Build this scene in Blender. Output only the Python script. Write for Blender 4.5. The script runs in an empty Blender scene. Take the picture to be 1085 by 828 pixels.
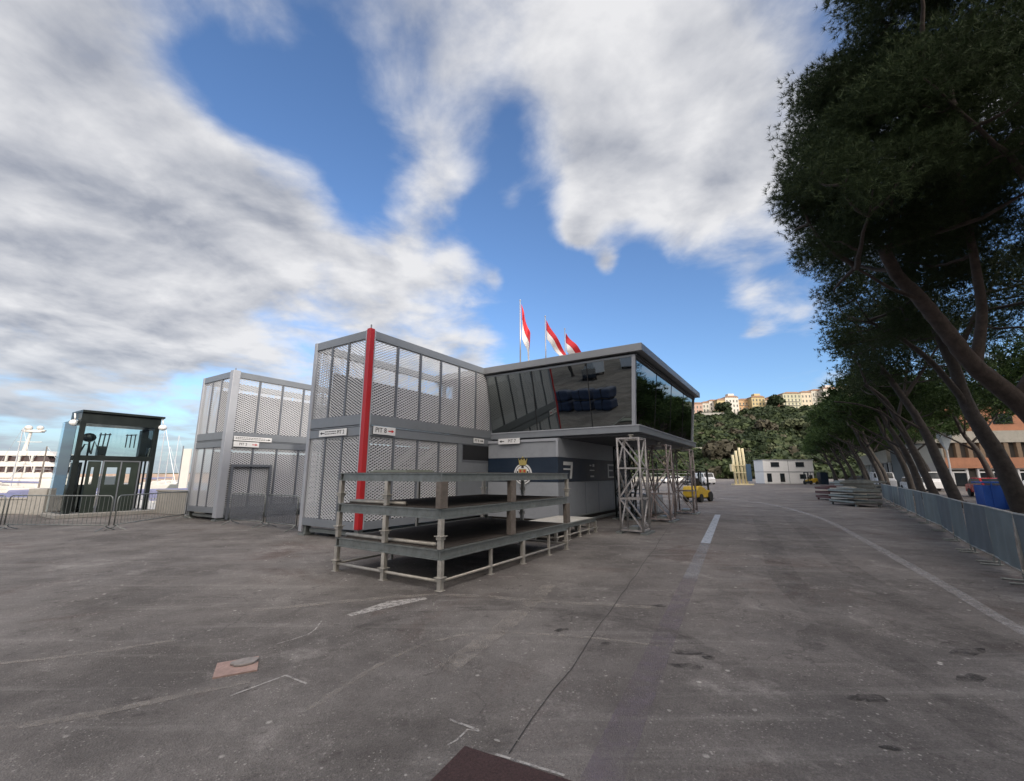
import bpy, bmesh, math, random
import numpy as np
from mathutils import Vector, Matrix
random.seed(7); rng = np.random.default_rng(7)
R = math.radians
PITCH = math.atan2(89,455)
S = bpy.context.scene
COL = S.collection

# ------------------------------------------------------------------ frame of the quay (metres)
TH = R(57.2)
A = Vector((math.cos(TH), math.sin(TH))); B = Vector((math.sin(TH), -math.cos(TH)))
O0 = Vector((-3.957, 11.488))
def W(a, b, z=0.0):
    p = O0 + A*a + B*b
    return Vector((p.x, p.y, z))

# ------------------------------------------------------------------ materials
def new_mat(name):
    m = bpy.data.materials.new(name); m.use_nodes = True
    nt = m.node_tree
    return m, nt, nt.nodes['Principled BSDF']
def mat(name, col, rough=.6, metal=0.0, var=.12, scale=3.0, bump=0.0, bscale=60, dirt=0.0, dirtcol=(.06,.05,.04), spec=.5):
    m, nt, p = new_mat(name)
    N, L = nt.nodes, nt.links
    tc = N.new('ShaderNodeTexCoord')
    n1 = N.new('ShaderNodeTexNoise'); n1.inputs['Scale'].default_value = scale; n1.inputs['Detail'].default_value = 6
    n1.inputs['Roughness'].default_value = .65
    L.new(tc.outputs['Object'], n1.inputs['Vector'])
    r = N.new('ShaderNodeMapRange'); r.inputs[1].default_value = .3; r.inputs[2].default_value = .7
    r.inputs[3].default_value = 1-var; r.inputs[4].default_value = 1+var
    L.new(n1.outputs['Fac'], r.inputs[0])
    mul = N.new('ShaderNodeVectorMath'); mul.operation = 'SCALE'; mul.inputs[0].default_value = col[:3]
    L.new(r.outputs[0], mul.inputs['Scale'])
    out = mul.outputs[0]
    if dirt > 0:
        n2 = N.new('ShaderNodeTexNoise'); n2.inputs['Scale'].default_value = scale*2.3; n2.inputs['Detail'].default_value = 9
        n2.inputs['Roughness'].default_value = .75
        L.new(tc.outputs['Object'], n2.inputs['Vector'])
        cr = N.new('ShaderNodeMapRange'); cr.inputs[1].default_value = .5; cr.inputs[2].default_value = .68
        cr.inputs[3].default_value = 0; cr.inputs[4].default_value = dirt
        L.new(n2.outputs['Fac'], cr.inputs[0])
        mx = N.new('ShaderNodeMix'); mx.data_type = 'RGBA'
        L.new(cr.outputs[0], mx.inputs[0]); L.new(out, mx.inputs[6]); mx.inputs[7].default_value = (*dirtcol, 1)
        out = mx.outputs[2]
    L.new(out, p.inputs['Base Color'])
    p.inputs['Roughness'].default_value = rough; p.inputs['Metallic'].default_value = metal
    p.inputs['Specular IOR Level'].default_value = spec
    rr = N.new('ShaderNodeMapRange'); rr.inputs[1].default_value = .3; rr.inputs[2].default_value = .7
    rr.inputs[3].default_value = max(.02, rough-.08); rr.inputs[4].default_value = min(1, rough+.1)
    L.new(n1.outputs['Fac'], rr.inputs[0]); L.new(rr.outputs[0], p.inputs['Roughness'])
    if bump:
        n3 = N.new('ShaderNodeTexNoise'); n3.inputs['Scale'].default_value = bscale; n3.inputs['Detail'].default_value = 5
        L.new(tc.outputs['Object'], n3.inputs['Vector'])
        b = N.new('ShaderNodeBump'); b.inputs['Strength'].default_value = bump; b.inputs['Distance'].default_value = .02
        L.new(n3.outputs['Fac'], b.inputs['Height']); L.new(b.outputs[0], p.inputs['Normal'])
    return m
M = {}
M['cladding'] = mat('grey_cladding', (.20,.22,.245), .45, .15, .06, 1.5, dirt=.12)
M['frame_grey'] = mat('frame_grey', (.21,.23,.255), .42, .2, .05, 1.2, dirt=.1)
M['light_post'] = mat('light_post', (.36,.38,.42), .45, .1, .05, 1.0, dirt=.08)
M['mullion'] = mat('mullion', (.15,.165,.19), .5, .3, .08, 2)
M['mesh'] = mat('expanded_mesh', (.44,.455,.48), .5, 0, .06, 1.2)
M['red'] = mat('red_paint', (.40,.012,.016), .35, 0, .06, 2, dirt=.06)
M['dark'] = mat('dark_void', (.012,.013,.016), .6, 0, .2, 3)
M['darkframe'] = mat('dark_frame', (.016,.022,.022), .35, .4, .15, 3)
M['navy'] = mat('navy_band', (.012,.024,.045), .35, 0, .08, 2)
M['white'] = mat('white_sheet', (.72,.73,.74), .5, 0, .05, 3, dirt=.12)
M['wall_light'] = mat('pale_panel', (.27,.29,.32), .5, 0, .05, 1.2, dirt=.15)
M['wall_grey'] = mat('grey_panel', (.24,.27,.30), .5, 0, .07, 1.2, dirt=.15)
M['roof_grey'] = mat('roof_grey', (.22,.23,.245), .4, .3, .05, 1.0)
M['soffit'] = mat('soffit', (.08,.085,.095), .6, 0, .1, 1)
M['galv'] = mat('galvanised', (.225,.245,.24), .42, .5, .22, 5, bump=.1, dirt=.35, dirtcol=(.12,.10,.08))
M['galv_light'] = mat('galvanised_light', (.44,.42,.38), .5, .35, .2, 6, dirt=.3, dirtcol=(.16,.13,.10))
M['wood_post'] = mat('timber', (.15,.13,.115), .85, 0, .3, 6, bump=.3, dirt=.3)
M['plydark'] = mat('dark_plywood', (.06,.05,.044), .8, 0, .3, 3, dirt=.4, dirtcol=(.09,.08,.07))
M['plypale'] = mat('pale_plywood', (.48,.47,.44), .7, 0, .15, 3, dirt=.4, dirtcol=(.2,.18,.16))
M['truss'] = mat('truss_aluminium', (.34,.33,.33), .45, .4, .25, 7, dirt=.5, dirtcol=(.16,.10,.09))
M['rusty'] = mat('rusty_steel', (.30,.27,.27), .65, .2, .3, 9, dirt=.9, dirtcol=(.13,.035,.025))
M['concrete'] = mat('concrete', (.30,.29,.27), .85, 0, .15, 1.5, bump=.2, dirt=.4, dirtcol=(.15,.14,.12))
M['bark'] = mat('pine_bark', (.050,.044,.041), .95, 0, .45, 5, bump=.9, bscale=16, dirt=.6, dirtcol=(.05,.04,.035))
M['bark_red'] = mat('pine_bark_reddish', (.062,.048,.042), .95, 0, .45, 5, bump=.9, bscale=14, dirt=.5, dirtcol=(.05,.04,.035))
M['yellow'] = mat('yellow_paint', (.55,.36,.02), .45, 0, .12, 3, dirt=.3)
M['rubber'] = mat('rubber', (.02,.02,.02), .8)
M['boat_white'] = mat('boat_white', (.56,.54,.51), .4, 0, .06, .6)
M['boat_glass'] = mat('boat_window', (.05,.03,.03), .15, 0, .3, 1)
M['boat_blue'] = mat('boat_cover_blue', (.17,.18,.30), .7, 0, .2, 1)
M['bluepaint'] = mat('blue_paint', (.012,.075,.36), .45, 0, .12, 2, dirt=.15)
M['olive'] = mat('grey_green_paint', (.18,.20,.17), .6, 0, .1, 2, dirt=.2)
M['crate_red'] = mat('dull_red', (.09,.03,.032), .6, 0, .2, 4, dirt=.4)
M['cream'] = mat('cream_paint', (.72,.64,.42), .5, 0, .08, 2, dirt=.1)
M['tarp_blue'] = mat('blue_tarpaulin', (.05,.07,.13), .5, 0, .25, 3, bump=.4, bscale=8)
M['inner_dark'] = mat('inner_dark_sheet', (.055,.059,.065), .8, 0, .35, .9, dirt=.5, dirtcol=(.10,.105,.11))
M['flag_red'] = mat('flag_red', (.62,.03,.04), .7, 0, .05, 2)
M['flag_white'] = mat('flag_white', (.85,.83,.82), .7, 0, .04, 2)
M['gold'] = mat('emblem_gold', (.45,.37,.13), .5, .3, .2, 20)
M['black_ink'] = mat('black_ink', (.02,.02,.025), .6)
M['red_ink'] = mat('red_ink', (.5,.03,.03), .6)
M['grey_ink'] = mat('grey_lettering', (.55,.56,.56), .6)
M['pole'] = mat('pole_metal', (.5,.5,.52), .35, .5)
M['carwhite'] = mat('car_white', (.75,.76,.78), .25, 0, .03)
M['carred'] = mat('car_red', (.4,.02,.02), .25, 0, .03)
M['cardark'] = mat('car_dark', (.03,.035,.045), .25, 0, .03)
M['carglass'] = mat('car_glass', (.02,.025,.03), .08, 0, .1)

# dark mirror-coated facade glass
m, nt, p = new_mat('coated_glass')
p.inputs['Base Color'].default_value = (.215,.235,.235,1); p.inputs['Metallic'].default_value = 1; p.inputs['Roughness'].default_value = .015
n = nt.nodes.new('ShaderNodeTexNoise'); n.inputs['Scale'].default_value = .9
tc = nt.nodes.new('ShaderNodeTexCoord'); nt.links.new(tc.outputs['Object'], n.inputs['Vector'])
b = nt.nodes.new('ShaderNodeBump'); b.inputs['Strength'].default_value = .06; b.inputs['Distance'].default_value = .05
nt.links.new(n.outputs['Fac'], b.inputs['Height']); nt.links.new(b.outputs[0], p.inputs['Normal'])
M['coated'] = m
# clear glass
m, nt, p = new_mat('clear_glass')
tr = nt.nodes.new('ShaderNodeBsdfTransparent'); tr.inputs[0].default_value = (.93,.965,.96,1)
gl = nt.nodes.new('ShaderNodeBsdfGlossy'); gl.inputs['Roughness'].default_value = .02; gl.inputs[0].default_value = (.9,.95,1,1)
fr = nt.nodes.new('ShaderNodeFresnel'); fr.inputs[0].default_value = 1.6
mx = nt.nodes.new('ShaderNodeMixShader')
nt.links.new(fr.outputs[0], mx.inputs[0]); nt.links.new(tr.outputs[0], mx.inputs[1]); nt.links.new(gl.outputs[0], mx.inputs[2])
nt.links.new(mx.outputs[0], nt.nodes['Material Output'].inputs[0])
M['clear'] = m
# scrim fabric on the barriers: woven, lets a little through
def fabric(name, col, alpha):
    m, nt, p = new_mat(name)
    p.inputs['Base Color'].default_value = (*col, 1); p.inputs['Roughness'].default_value = .8
    n = nt.nodes.new('ShaderNodeTexNoise'); n.inputs['Scale'].default_value = 2.5; n.inputs['Detail'].default_value = 4
    tc = nt.nodes.new('ShaderNodeTexCoord'); nt.links.new(tc.outputs['Object'], n.inputs['Vector'])
    r = nt.nodes.new('ShaderNodeMapRange'); r.inputs[3].default_value = .75; r.inputs[4].default_value = 1.25
    nt.links.new(n.outputs['Fac'], r.inputs[0])
    v = nt.nodes.new('ShaderNodeVectorMath'); v.operation = 'SCALE'; v.inputs[0].default_value = col
    nt.links.new(r.outputs[0], v.inputs['Scale']); nt.links.new(v.outputs[0], p.inputs['Base Color'])
    p.inputs['Alpha'].default_value = alpha
    return m
M['scrim'] = fabric('scrim_blue_grey', (.15,.185,.19), .93)
M['scrim2'] = fabric('scrim_dark', (.11,.135,.15), .93)
M['scrim_left'] = fabric('scrim_thin', (.12,.13,.15), .55)
# worn paint: alpha broken by noise
def paint(name, col, lo, hi, amax=1.0, scale=9):
    m, nt, p = new_mat(name)
    p.inputs['Base Color'].default_value = (*col, 1); p.inputs['Roughness'].default_value = .75
    g = nt.nodes.new('ShaderNodeNewGeometry')
    n = nt.nodes.new('ShaderNodeTexNoise'); n.inputs['Scale'].default_value = scale; n.inputs['Detail'].default_value = 9; n.inputs['Roughness'].default_value = .75
    nt.links.new(g.outputs['Position'], n.inputs['Vector'])
    r = nt.nodes.new('ShaderNodeMapRange'); r.inputs[1].default_value = lo; r.inputs[2].default_value = hi; r.inputs[4].default_value = amax
    nt.links.new(n.outputs['Fac'], r.inputs[0]); nt.links.new(r.outputs[0], p.inputs['Alpha'])
    return m
M['paint_white'] = paint('road_paint_white', (.42,.47,.55), .28, .5, .85)
M['paint_mid'] = paint('road_paint_worn', (.34,.36,.41), .30, .66, .5, 5)
M['paint_faded'] = paint('road_paint_faded', (.20,.17,.20), .36, .66, .6, 5)
M['paint_curve'] = paint('road_paint_curve', (.46,.45,.46), .32, .66, .6)
M['chalk'] = paint('chalk_trace', (.5,.48,.46), .34, .54, .75, 14)
M['scuff'] = paint('scuffed_cement', (.36,.33,.30), .38, .62, .55, 4.5)
M['oil'] = paint('oil_stain', (.03,.026,.025), .40, .64, .75, 7)
M['crack'] = paint('crack_tar', (.035,.033,.032), .30, .5, .9, 7)
M['tyre'] = paint('tyre_trace', (.055,.048,.047), .42, .7, .35, 3.2)
M['patch'] = mat('fresh_patch', (.075,.042,.042), .95, 0, .5, 70, bump=1.0, bscale=140)

def leafmat(name, c1, c2, sc=.6, trans=.15):
    m, nt, p = new_mat(name)
    g = nt.nodes.new('ShaderNodeNewGeometry')
    n = nt.nodes.new('ShaderNodeTexNoise'); n.inputs['Scale'].default_value = sc; n.inputs['Detail'].default_value = 3
    nt.links.new(g.outputs['Position'], n.inputs['Vector'])
    ad = nt.nodes.new('ShaderNodeMath'); ad.operation = 'ADD'
    ml = nt.nodes.new('ShaderNodeMath'); ml.operation = 'MULTIPLY'; ml.inputs[1].default_value = .5
    nt.links.new(g.outputs['Random Per Island'], ml.inputs[0]); nt.links.new(ml.outputs[0], ad.inputs[0]); nt.links.new(n.outputs['Fac'], ad.inputs[1])
    r = nt.nodes.new('ShaderNodeMapRange'); r.inputs[1].default_value = .4; r.inputs[2].default_value = 1.05
    nt.links.new(ad.outputs[0], r.inputs[0])
    mx = nt.nodes.new('ShaderNodeMix'); mx.data_type = 'RGBA'; mx.inputs[6].default_value = (*c1,1); mx.inputs[7].default_value = (*c2,1)
    nt.links.new(r.outputs[0], mx.inputs[0]); nt.links.new(mx.outputs[2], p.inputs['Base Color'])
    p.inputs['Roughness'].default_value = .7; p.inputs['Specular IOR Level'].default_value = .25
    tl = nt.nodes.new('ShaderNodeBsdfTranslucent'); nt.links.new(mx.outputs[2], tl.inputs[0])
    ms = nt.nodes.new('ShaderNodeMixShader'); ms.inputs[0].default_value = trans
    nt.links.new(p.outputs[0], ms.inputs[1]); nt.links.new(tl.outputs[0], ms.inputs[2])
    nt.links.new(ms.outputs[0], nt.nodes['Material Output'].inputs[0])
    return m
M['needle'] = leafmat('pine_needles', (.018,.032,.013), (.050,.075,.028), .6, .08)
M['needle_green'] = leafmat('pine_needles_green', (.020,.042,.013), (.055,.095,.026), .6, .1)
M['leaf_dark'] = leafmat('leaf_dark', (0.014,0.025,0.011), (0.031,0.046,0.019), .08)
M['leaf_mid'] = leafmat('leaf_mid', (0.025,0.040,0.015), (0.053,0.071,0.028), .08)
M['leaf_pale'] = leafmat('leaf_pale', (0.050,0.062,0.031), (0.087,0.099,0.053), .08)
M['leaf_brown'] = leafmat('leaf_brown', (0.043,0.040,0.028), (0.081,0.074,0.050), .08)

# asphalt
m, nt, p = new_mat('asphalt'); N, L = nt.nodes, nt.links
g = N.new('ShaderNodeNewGeometry')
def noise(scale, det=6, rough=.6, vec=None, dist=0):
    n = N.new('ShaderNodeTexNoise'); n.inputs['Scale'].default_value = scale; n.inputs['Detail'].default_value = det
    n.inputs['Roughness'].default_value = rough; n.inputs['Distortion'].default_value = dist
    L.new(vec or g.outputs['Position'], n.inputs['Vector']); return n.outputs['Fac']
def mr(x, a, b_, c, d):
    r = N.new('ShaderNodeMapRange'); r.inputs[1].default_value = a; r.inputs[2].default_value = b_; r.inputs[3].default_value = c; r.inputs[4].default_value = d
    L.new(x, r.inputs[0]); return r.outputs[0]
def mixc(f, c1, c2):
    x = N.new('ShaderNodeMix'); x.data_type = 'RGBA'
    if isinstance(f, (int, float)): x.inputs[0].default_value = f
    else: L.new(f, x.inputs[0])
    for i, c in ((6, c1), (7, c2)):
        if isinstance(c, tuple): x.inputs[i].default_value = (*c, 1)
        else: L.new(c, x.inputs[i])
    return x.outputs[2]
def mth(op, a_, b_):
    x = N.new('ShaderNodeMath'); x.operation = op
    for i, v in enumerate((a_, b_)):
        if isinstance(v, (int, float)): x.inputs[i].default_value = v
        else: L.new(v, x.inputs[i])
    return x.outputs[0]
sep = N.new('ShaderNodeSeparateXYZ'); L.new(g.outputs['Position'], sep.inputs[0])
base = mixc(mr(noise(.34, 9, .70), .40, .62, 0, 1), (.105,.096,.091), (.215,.200,.190))
# the road strip right of the long seam: browner and darker
side = mth('ADD', mth('MULTIPLY', sep.outputs[0], .9146), mth('MULTIPLY', sep.outputs[1], -.404))   # distance from the seam
side = mth('ADD', side, 1.23)
side = mth('ADD', side, mth('MULTIPLY', noise(1.2, 4), .12))
base = mixc(mth('MULTIPLY', mr(side, -.02, .06, 0, 1), .75), base, mixc(mr(noise(.5, 9, .72), .40, .62, 0, 1), (.098,.089,.086), (.205,.188,.180)))
base = mixc(mr(noise(.33, 8, .72, dist=.6), .54, .66, 0, .6), base, (.095,.062,.054))
base = mixc(mr(noise(.8, 10, .80), .55, .66, 0, .62), base, (.33,.31,.295))
base = mixc(mr(noise(13, 8, .82), .58, .68, 0, .6), base, (.42,.39,.36))
base = mixc(mr(noise(2.2, 8, .75, dist=1.2), .58, .68, 0, .7), base, (.055,.048,.046))
# stretched drag marks
mp = N.new('ShaderNodeMapping'); mp.inputs['Rotation'].default_value = (0,0,R(-57)); mp.inputs['Scale'].default_value = (.22, 3.2, 1)
L.new(g.outputs['Position'], mp.inputs[0])
base = mixc(mr(noise(1.1, 6, .7, vec=mp.outputs[0]), .54, .68, 0, .38), base, (.30,.285,.27))
vor = N.new('ShaderNodeTexVoronoi'); vor.inputs['Scale'].default_value = 4.2; L.new(g.outputs['Position'], vor.inputs['Vector'])
spk = mth('MULTIPLY', mr(vor.outputs['Distance'], .05, .11, 1, 0), mr(noise(.9, 3), .48, .60, 0, 1))
base = mixc(mth('MULTIPLY', spk, .8), base, (.55,.53,.50))
for vs, dlo, dhi, c_, nlo in ((13, .09, .16, (.50,.48,.45), .46), (31, .12, .22, (.44,.42,.39), .45), (9, .06, .12, (.03,.028,.028), .50), (24, .10, .2, (.05,.045,.043), .47)):
    vv = N.new('ShaderNodeTexVoronoi'); vv.inputs['Scale'].default_value = vs; L.new(g.outputs['Position'], vv.inputs['Vector'])
    mk = mth('MULTIPLY', mr(vv.outputs['Distance'], dlo, dhi, 1, 0), mr(noise(.7+vs*.05, 5, .7), nlo, nlo+.14, 0, 1))
    base = mixc(mth('MULTIPLY', mk, .6), base, c_)
# meandering hairline cracks
wv = N.new('ShaderNodeTexVoronoi'); wv.feature = 'DISTANCE_TO_EDGE'; wv.inputs['Scale'].default_value = .55
dv = N.new('ShaderNodeVectorMath'); dv.operation = 'ADD'; nn_ = N.new('ShaderNodeTexNoise'); nn_.inputs['Scale'].default_value = 1.6; nn_.inputs['Detail'].default_value = 6
L.new(g.outputs['Position'], nn_.inputs['Vector']); L.new(g.outputs['Position'], dv.inputs[0]); L.new(nn_.outputs['Color'], dv.inputs[1]); L.new(dv.outputs[0], wv.inputs['Vector'])
crk = mth('MULTIPLY', mr(wv.outputs['Distance'], .0, .010, 1, 0), mr(noise(.5, 4), .50, .60, 0, 1))
base = mixc(mth('MULTIPLY', crk, .55), base, (.05,.045,.045))
vor2 = N.new('ShaderNodeTexVoronoi'); vor2.inputs['Scale'].default_value = 90; L.new(g.outputs['Position'], vor2.inputs['Vector'])
fine = N.new('ShaderNodeVectorMath'); fine.operation = 'SCALE'; L.new(base, fine.inputs[0])
L.new(mth('MULTIPLY', mr(vor2.outputs['Color'], 0, 1, .80, 1.22), mr(noise(160, 2), .3, .7, .8, 1.2)), fine.inputs['Scale'])
L.new(fine.outputs[0], p.inputs['Base Color'])
L.new(mr(noise(1.1, 5), .3, .7, .72, .95), p.inputs['Roughness']); p.inputs['Specular IOR Level'].default_value = .3
bp = N.new('ShaderNodeBump'); bp.inputs['Strength'].default_value = .55; bp.inputs['Distance'].default_value = .012
L.new(mth('ADD', vor2.outputs['Distance'], mth('MULTIPLY', noise(9, 6), 1.5)), bp.inputs['Height']); L.new(bp.outputs[0], p.inputs['Normal'])
M['asphalt'] = m
# water
m, nt, p = new_mat('sea_water'); N, L = nt.nodes, nt.links
p.inputs['Base Color'].default_value = (.02,.06,.08,1); p.inputs['Roughness'].default_value = .12
g = N.new('ShaderNodeNewGeometry'); n = N.new('ShaderNodeTexNoise'); n.inputs['Scale'].default_value = .9; n.inputs['Detail'].default_value = 5
L.new(g.outputs['Position'], n.inputs['Vector']); b = N.new('ShaderNodeBump'); b.inputs['Strength'].default_value = .7; b.inputs['Distance'].default_value = .2
L.new(n.outputs['Fac'], b.inputs['Height']); L.new(b.outputs[0], p.inputs['Normal']); M['water'] = m
M['hill'] = mat('hill_scrub', (.05,.06,.035), .95, 0, .5, .05, dirt=.6, dirtcol=(.12,.11,.08))

# ------------------------------------------------------------------ mesh building
class MB:
    def __init__(s, flip=False): s.v = []; s.f = []; s.flip = flip
    def quadhex(s, p):
        i = len(s.v); s.v += [tuple(q) for q in p]
        s.f += [(i,i+3,i+2,i+1),(i+4,i+5,i+6,i+7),(i,i+1,i+5,i+4),(i+1,i+2,i+6,i+5),(i+2,i+3,i+7,i+6),(i+3,i,i+4,i+7)]
        return s
    def box(s, x0, x1, y0, y1, z0, z1):
        return s.quadhex([(x0,y0,z0),(x1,y0,z0),(x1,y1,z0),(x0,y1,z0),(x0,y0,z1),(x1,y0,z1),(x1,y1,z1),(x0,y1,z1)])
    def bar(s, p, q, w, h=None, up=(0,0,1)):
        h = h or w; p = Vector(p); q = Vector(q); d = (q-p).normalized(); u = Vector(up)
        if abs(d.dot(u)) > .98: u = Vector((1,0,0))
        x = d.cross(u).normalized()*w/2; y = x.cross(d).normalized()*h/2
        return s.quadhex([p-x-y, p+x-y, p+x+y, p-x+y, q-x-y, q+x-y, q+x+y, q-x+y])
    def tube(s, pts, r, n=8, cap=True):
        pts = [Vector(q) for q in pts]
        rs = r if isinstance(r, (list, tuple)) else [r]*len(pts)
        base = len(s.v); up = None
        for k, q in enumerate(pts):
            d = (pts[min(k+1, len(pts)-1)]-pts[max(k-1, 0)]).normalized()
            if up is None:
                up = Vector((0,0,1)) if abs(d.z) < .9 else Vector((1,0,0))
            x = d.cross(up).normalized(); up = x.cross(d).normalized()
            for j in range(n):
                t = 2*math.pi*j/n
                s.v.append(tuple(q + x*math.cos(t)*rs[k] + up*math.sin(t)*rs[k]))
        for k in range(len(pts)-1):
            for j in range(n):
                a_ = base+k*n+j; b_ = base+k*n+(j+1) % n
                s.f.append((a_, b_, b_+n, a_+n))
        if cap:
            s.f.append(tuple(base+j for j in reversed(range(n)))); e = base+(len(pts)-1)*n
            s.f.append(tuple(e+j for j in range(n)))
        return s
    def disc(s, c, axis, r, th, n=20):
        c = Vector(c); ax = Vector(axis).normalized()
        return s.tube([c-ax*th/2, c+ax*th/2], r, n)
    def ball(s, c, r, n=10, sz=1.0):
        c = Vector(c); b0 = len(s.v); m_ = n//2+1
        for i in range(m_):
            ph = math.pi*i/(m_-1)
            for j in range(n):
                t = 2*math.pi*j/n
                s.v.append((c.x+r*math.sin(ph)*math.cos(t), c.y+r*math.sin(ph)*math.sin(t), c.z+r*sz*math.cos(ph)))
        for i in range(m_-1):
            for j in range(n):
                a_ = b0+i*n+j; b_ = b0+i*n+(j+1) % n
                s.f.append((a_, a_+n, b_+n, b_))
        return s
    def prism(s, poly, axis, lo, hi):
        """poly: 2D points; axis 0/1/2 is the extrusion axis"""
        i = len(s.v); k = len(poly)
        for t in (lo, hi):
            for (u, v) in poly:
                s.v.append({0:(t,u,v), 1:(u,t,v), 2:(u,v,t)}[axis])
        s.f.append(tuple(i+j for j in reversed(range(k)))); s.f.append(tuple(i+k+j for j in range(k)))
        for j in range(k):
            s.f.append((i+j, i+(j+1) % k, i+k+(j+1) % k, i+k+j))
        return s
    def data(s, name):
        me = bpy.data.meshes.new(name)
        vs = [(x, -y, z) for x, y, z in s.v] if s.flip else s.v
        me.from_pydata(vs, [], s.f)
        bm = bmesh.new(); bm.from_mesh(me); bmesh.ops.recalc_face_normals(bm, faces=bm.faces); bm.to_mesh(me); bm.free()
        return me
    def build(s, name, m, parent=None, bevel=0, smooth=False):
        me = s.data(name); me.materials.append(m)
        if smooth:
            me.polygons.foreach_set('use_smooth', [True]*len(me.polygons))
        o = bpy.data.objects.new(name, me); COL.objects.link(o)
        if parent: o.parent = parent
        if bevel:
            b = o.modifiers.new('bevel', 'BEVEL'); b.width = bevel; b.segments = 2; b.limit_method = 'ANGLE'
        return o
def F(): return MB(True)

def tag(o, label=None, cat=None, group=None, kind=None):
    if label: o['label'] = label
    if cat: o['category'] = cat
    if group: o['group'] = group
    if kind: o['kind'] = kind
    return o
def empty(name, loc, rz=0, label=None, cat=None, group=None):
    o = bpy.data.objects.new(name, None); COL.objects.link(o)
    o.location = loc; o.rotation_euler = (0,0,rz); o.empty_display_size = .3
    return tag(o, label, cat, group)
def eab(name, a, b, label, cat, group=None, z=0, rz=0):
    return empty(name, W(a, b, z), TH+rz, label, cat, group)
def copy_tree(o, parent=None):
    c = o.copy(); COL.objects.link(c)
    if parent: c.parent = parent
    for ch in o.children: copy_tree(ch, c)
    return c
def struct(o): o['kind'] = 'structure'; return o
def poly_sheet(name, pts, z, m, kind='structure'):
    me = bpy.data.meshes.new(name); me.from_pydata([(x, y, z) for x, y in pts], [], [tuple(range(len(pts)))])
    me.materials.append(m); me.validate()
    if len(me.polygons) and me.polygons[0].normal.z < 0: me.flip_normals()
    o = bpy.data.objects.new(name, me); COL.objects.link(o)
    if kind: o['kind'] = kind
    return o
def strip(name, pts, w, z, m):
    """flat ribbon along pts"""
    P = [Vector(q) for q in pts]; v = []; f = []
    for i, q in enumerate(P):
        d = (P[min(i+1, len(P)-1)]-P[max(i-1, 0)]).normalized(); n = Vector((-d.y, d.x))
        ww = w[i] if isinstance(w, (list, tuple)) else w
        v += [(q.x+n.x*ww/2, q.y+n.y*ww/2, z), (q.x-n.x*ww/2, q.y-n.y*ww/2, z)]
        if i: k = 2*i; f.append((k-2, k-1, k+1, k))
    me = bpy.data.meshes.new(name); me.from_pydata(v, [], f); me.materials.append(m)
    o = bpy.data.objects.new(name, me); COL.objects.link(o); o['kind'] = 'structure'; return o
def spline(pts, n=8):
    P = [Vector(p) for p in pts]; out = []
    for i in range(len(P)-1):
        p0 = P[max(i-1,0)]; p1 = P[i]; p2 = P[i+1]; p3 = P[min(i+2, len(P)-1)]
        for k in range(n):
            t = k/n
            out.append(.5*((2*p1)+(p2-p0)*t+(2*p0-5*p1+4*p2-p3)*t*t+(3*p1-p0-3*p2+p3)*t**3))
    out.append(P[-1]); return out
def text_mesh(txt, size, m, name='lettering', parent=None, extrude=.004):
    cu = bpy.data.curves.new(name, 'FONT'); cu.body = txt; cu.size = size; cu.extrude = extrude
    cu.align_x = 'CENTER'; cu.align_y = 'CENTER'
    t = bpy.data.objects.new(name+'_src', cu); COL.objects.link(t)
    dg = bpy.context.evaluated_depsgraph_get(); dg.update()
    me = bpy.data.meshes.new_from_object(t.evaluated_get(dg))
    bpy.data.objects.remove(t); me.materials.clear(); me.materials.append(m)
    o = bpy.data.objects.new(name, me); COL.objects.link(o)
    if parent: o.parent = parent
    return o

# ------------------------------------------------------------------ ground, sea, markings
quay = [(-400,-300),(-400,19.9),(-21,19.9)]
q1 = W(.8,-14.6); q2 = W(64,-14.6)
quay += [(q1.x-2.4, q1.y+.2), (q1.x, q1.y), (q2.x, q2.y), (-60, 150), (-60, 400), (900, 900), (900,-300)]
struct(poly_sheet('ground', quay, 0, M['asphalt']))
me = MB(); 
for i in range(2, len(quay)-3):
    (x0,y0),(x1,y1) = quay[i],quay[i+1]; k = len(me.v)
    me.v += [(x0,y0,-.004),(x1,y1,-.004),(x1,y1,-4),(x0,y0,-4)]; me.f.append((k,k+1,k+2,k+3))
me.v += [(-400,19.9,-.004),(-21,19.9,-.004),(-21,19.9,-4),(-400,19.9,-4)]; k = len(me.v); me.f.append((k-4,k-3,k-2,k-1))
struct(me.build('quay_wall', M['concrete']))
poly_sheet('sea', [(-4000,-1500),(4000,-1500),(4000,6000),(-4000,6000)], -1.6, M['water'])
# far breakwater and promontory across the harbour
mb = MB(); mb.box(-400, -38, 190, 204, -3, .7); mb.box(-400, -60, 204, 206, -3, 2.0)
struct(mb.build('breakwater', mat('breakwater_stone', (.33,.26,.22), .9, 0, .3, .1)))
mb = MB(); mb.prism([(-900,-2),(-900,2),(-600,6),(-420,7),(-330,3),(-220,1.5),(-150,-2)], 1, 900, 980)
struct(mb.build('headland', M['hill']))

Z = .004
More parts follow.
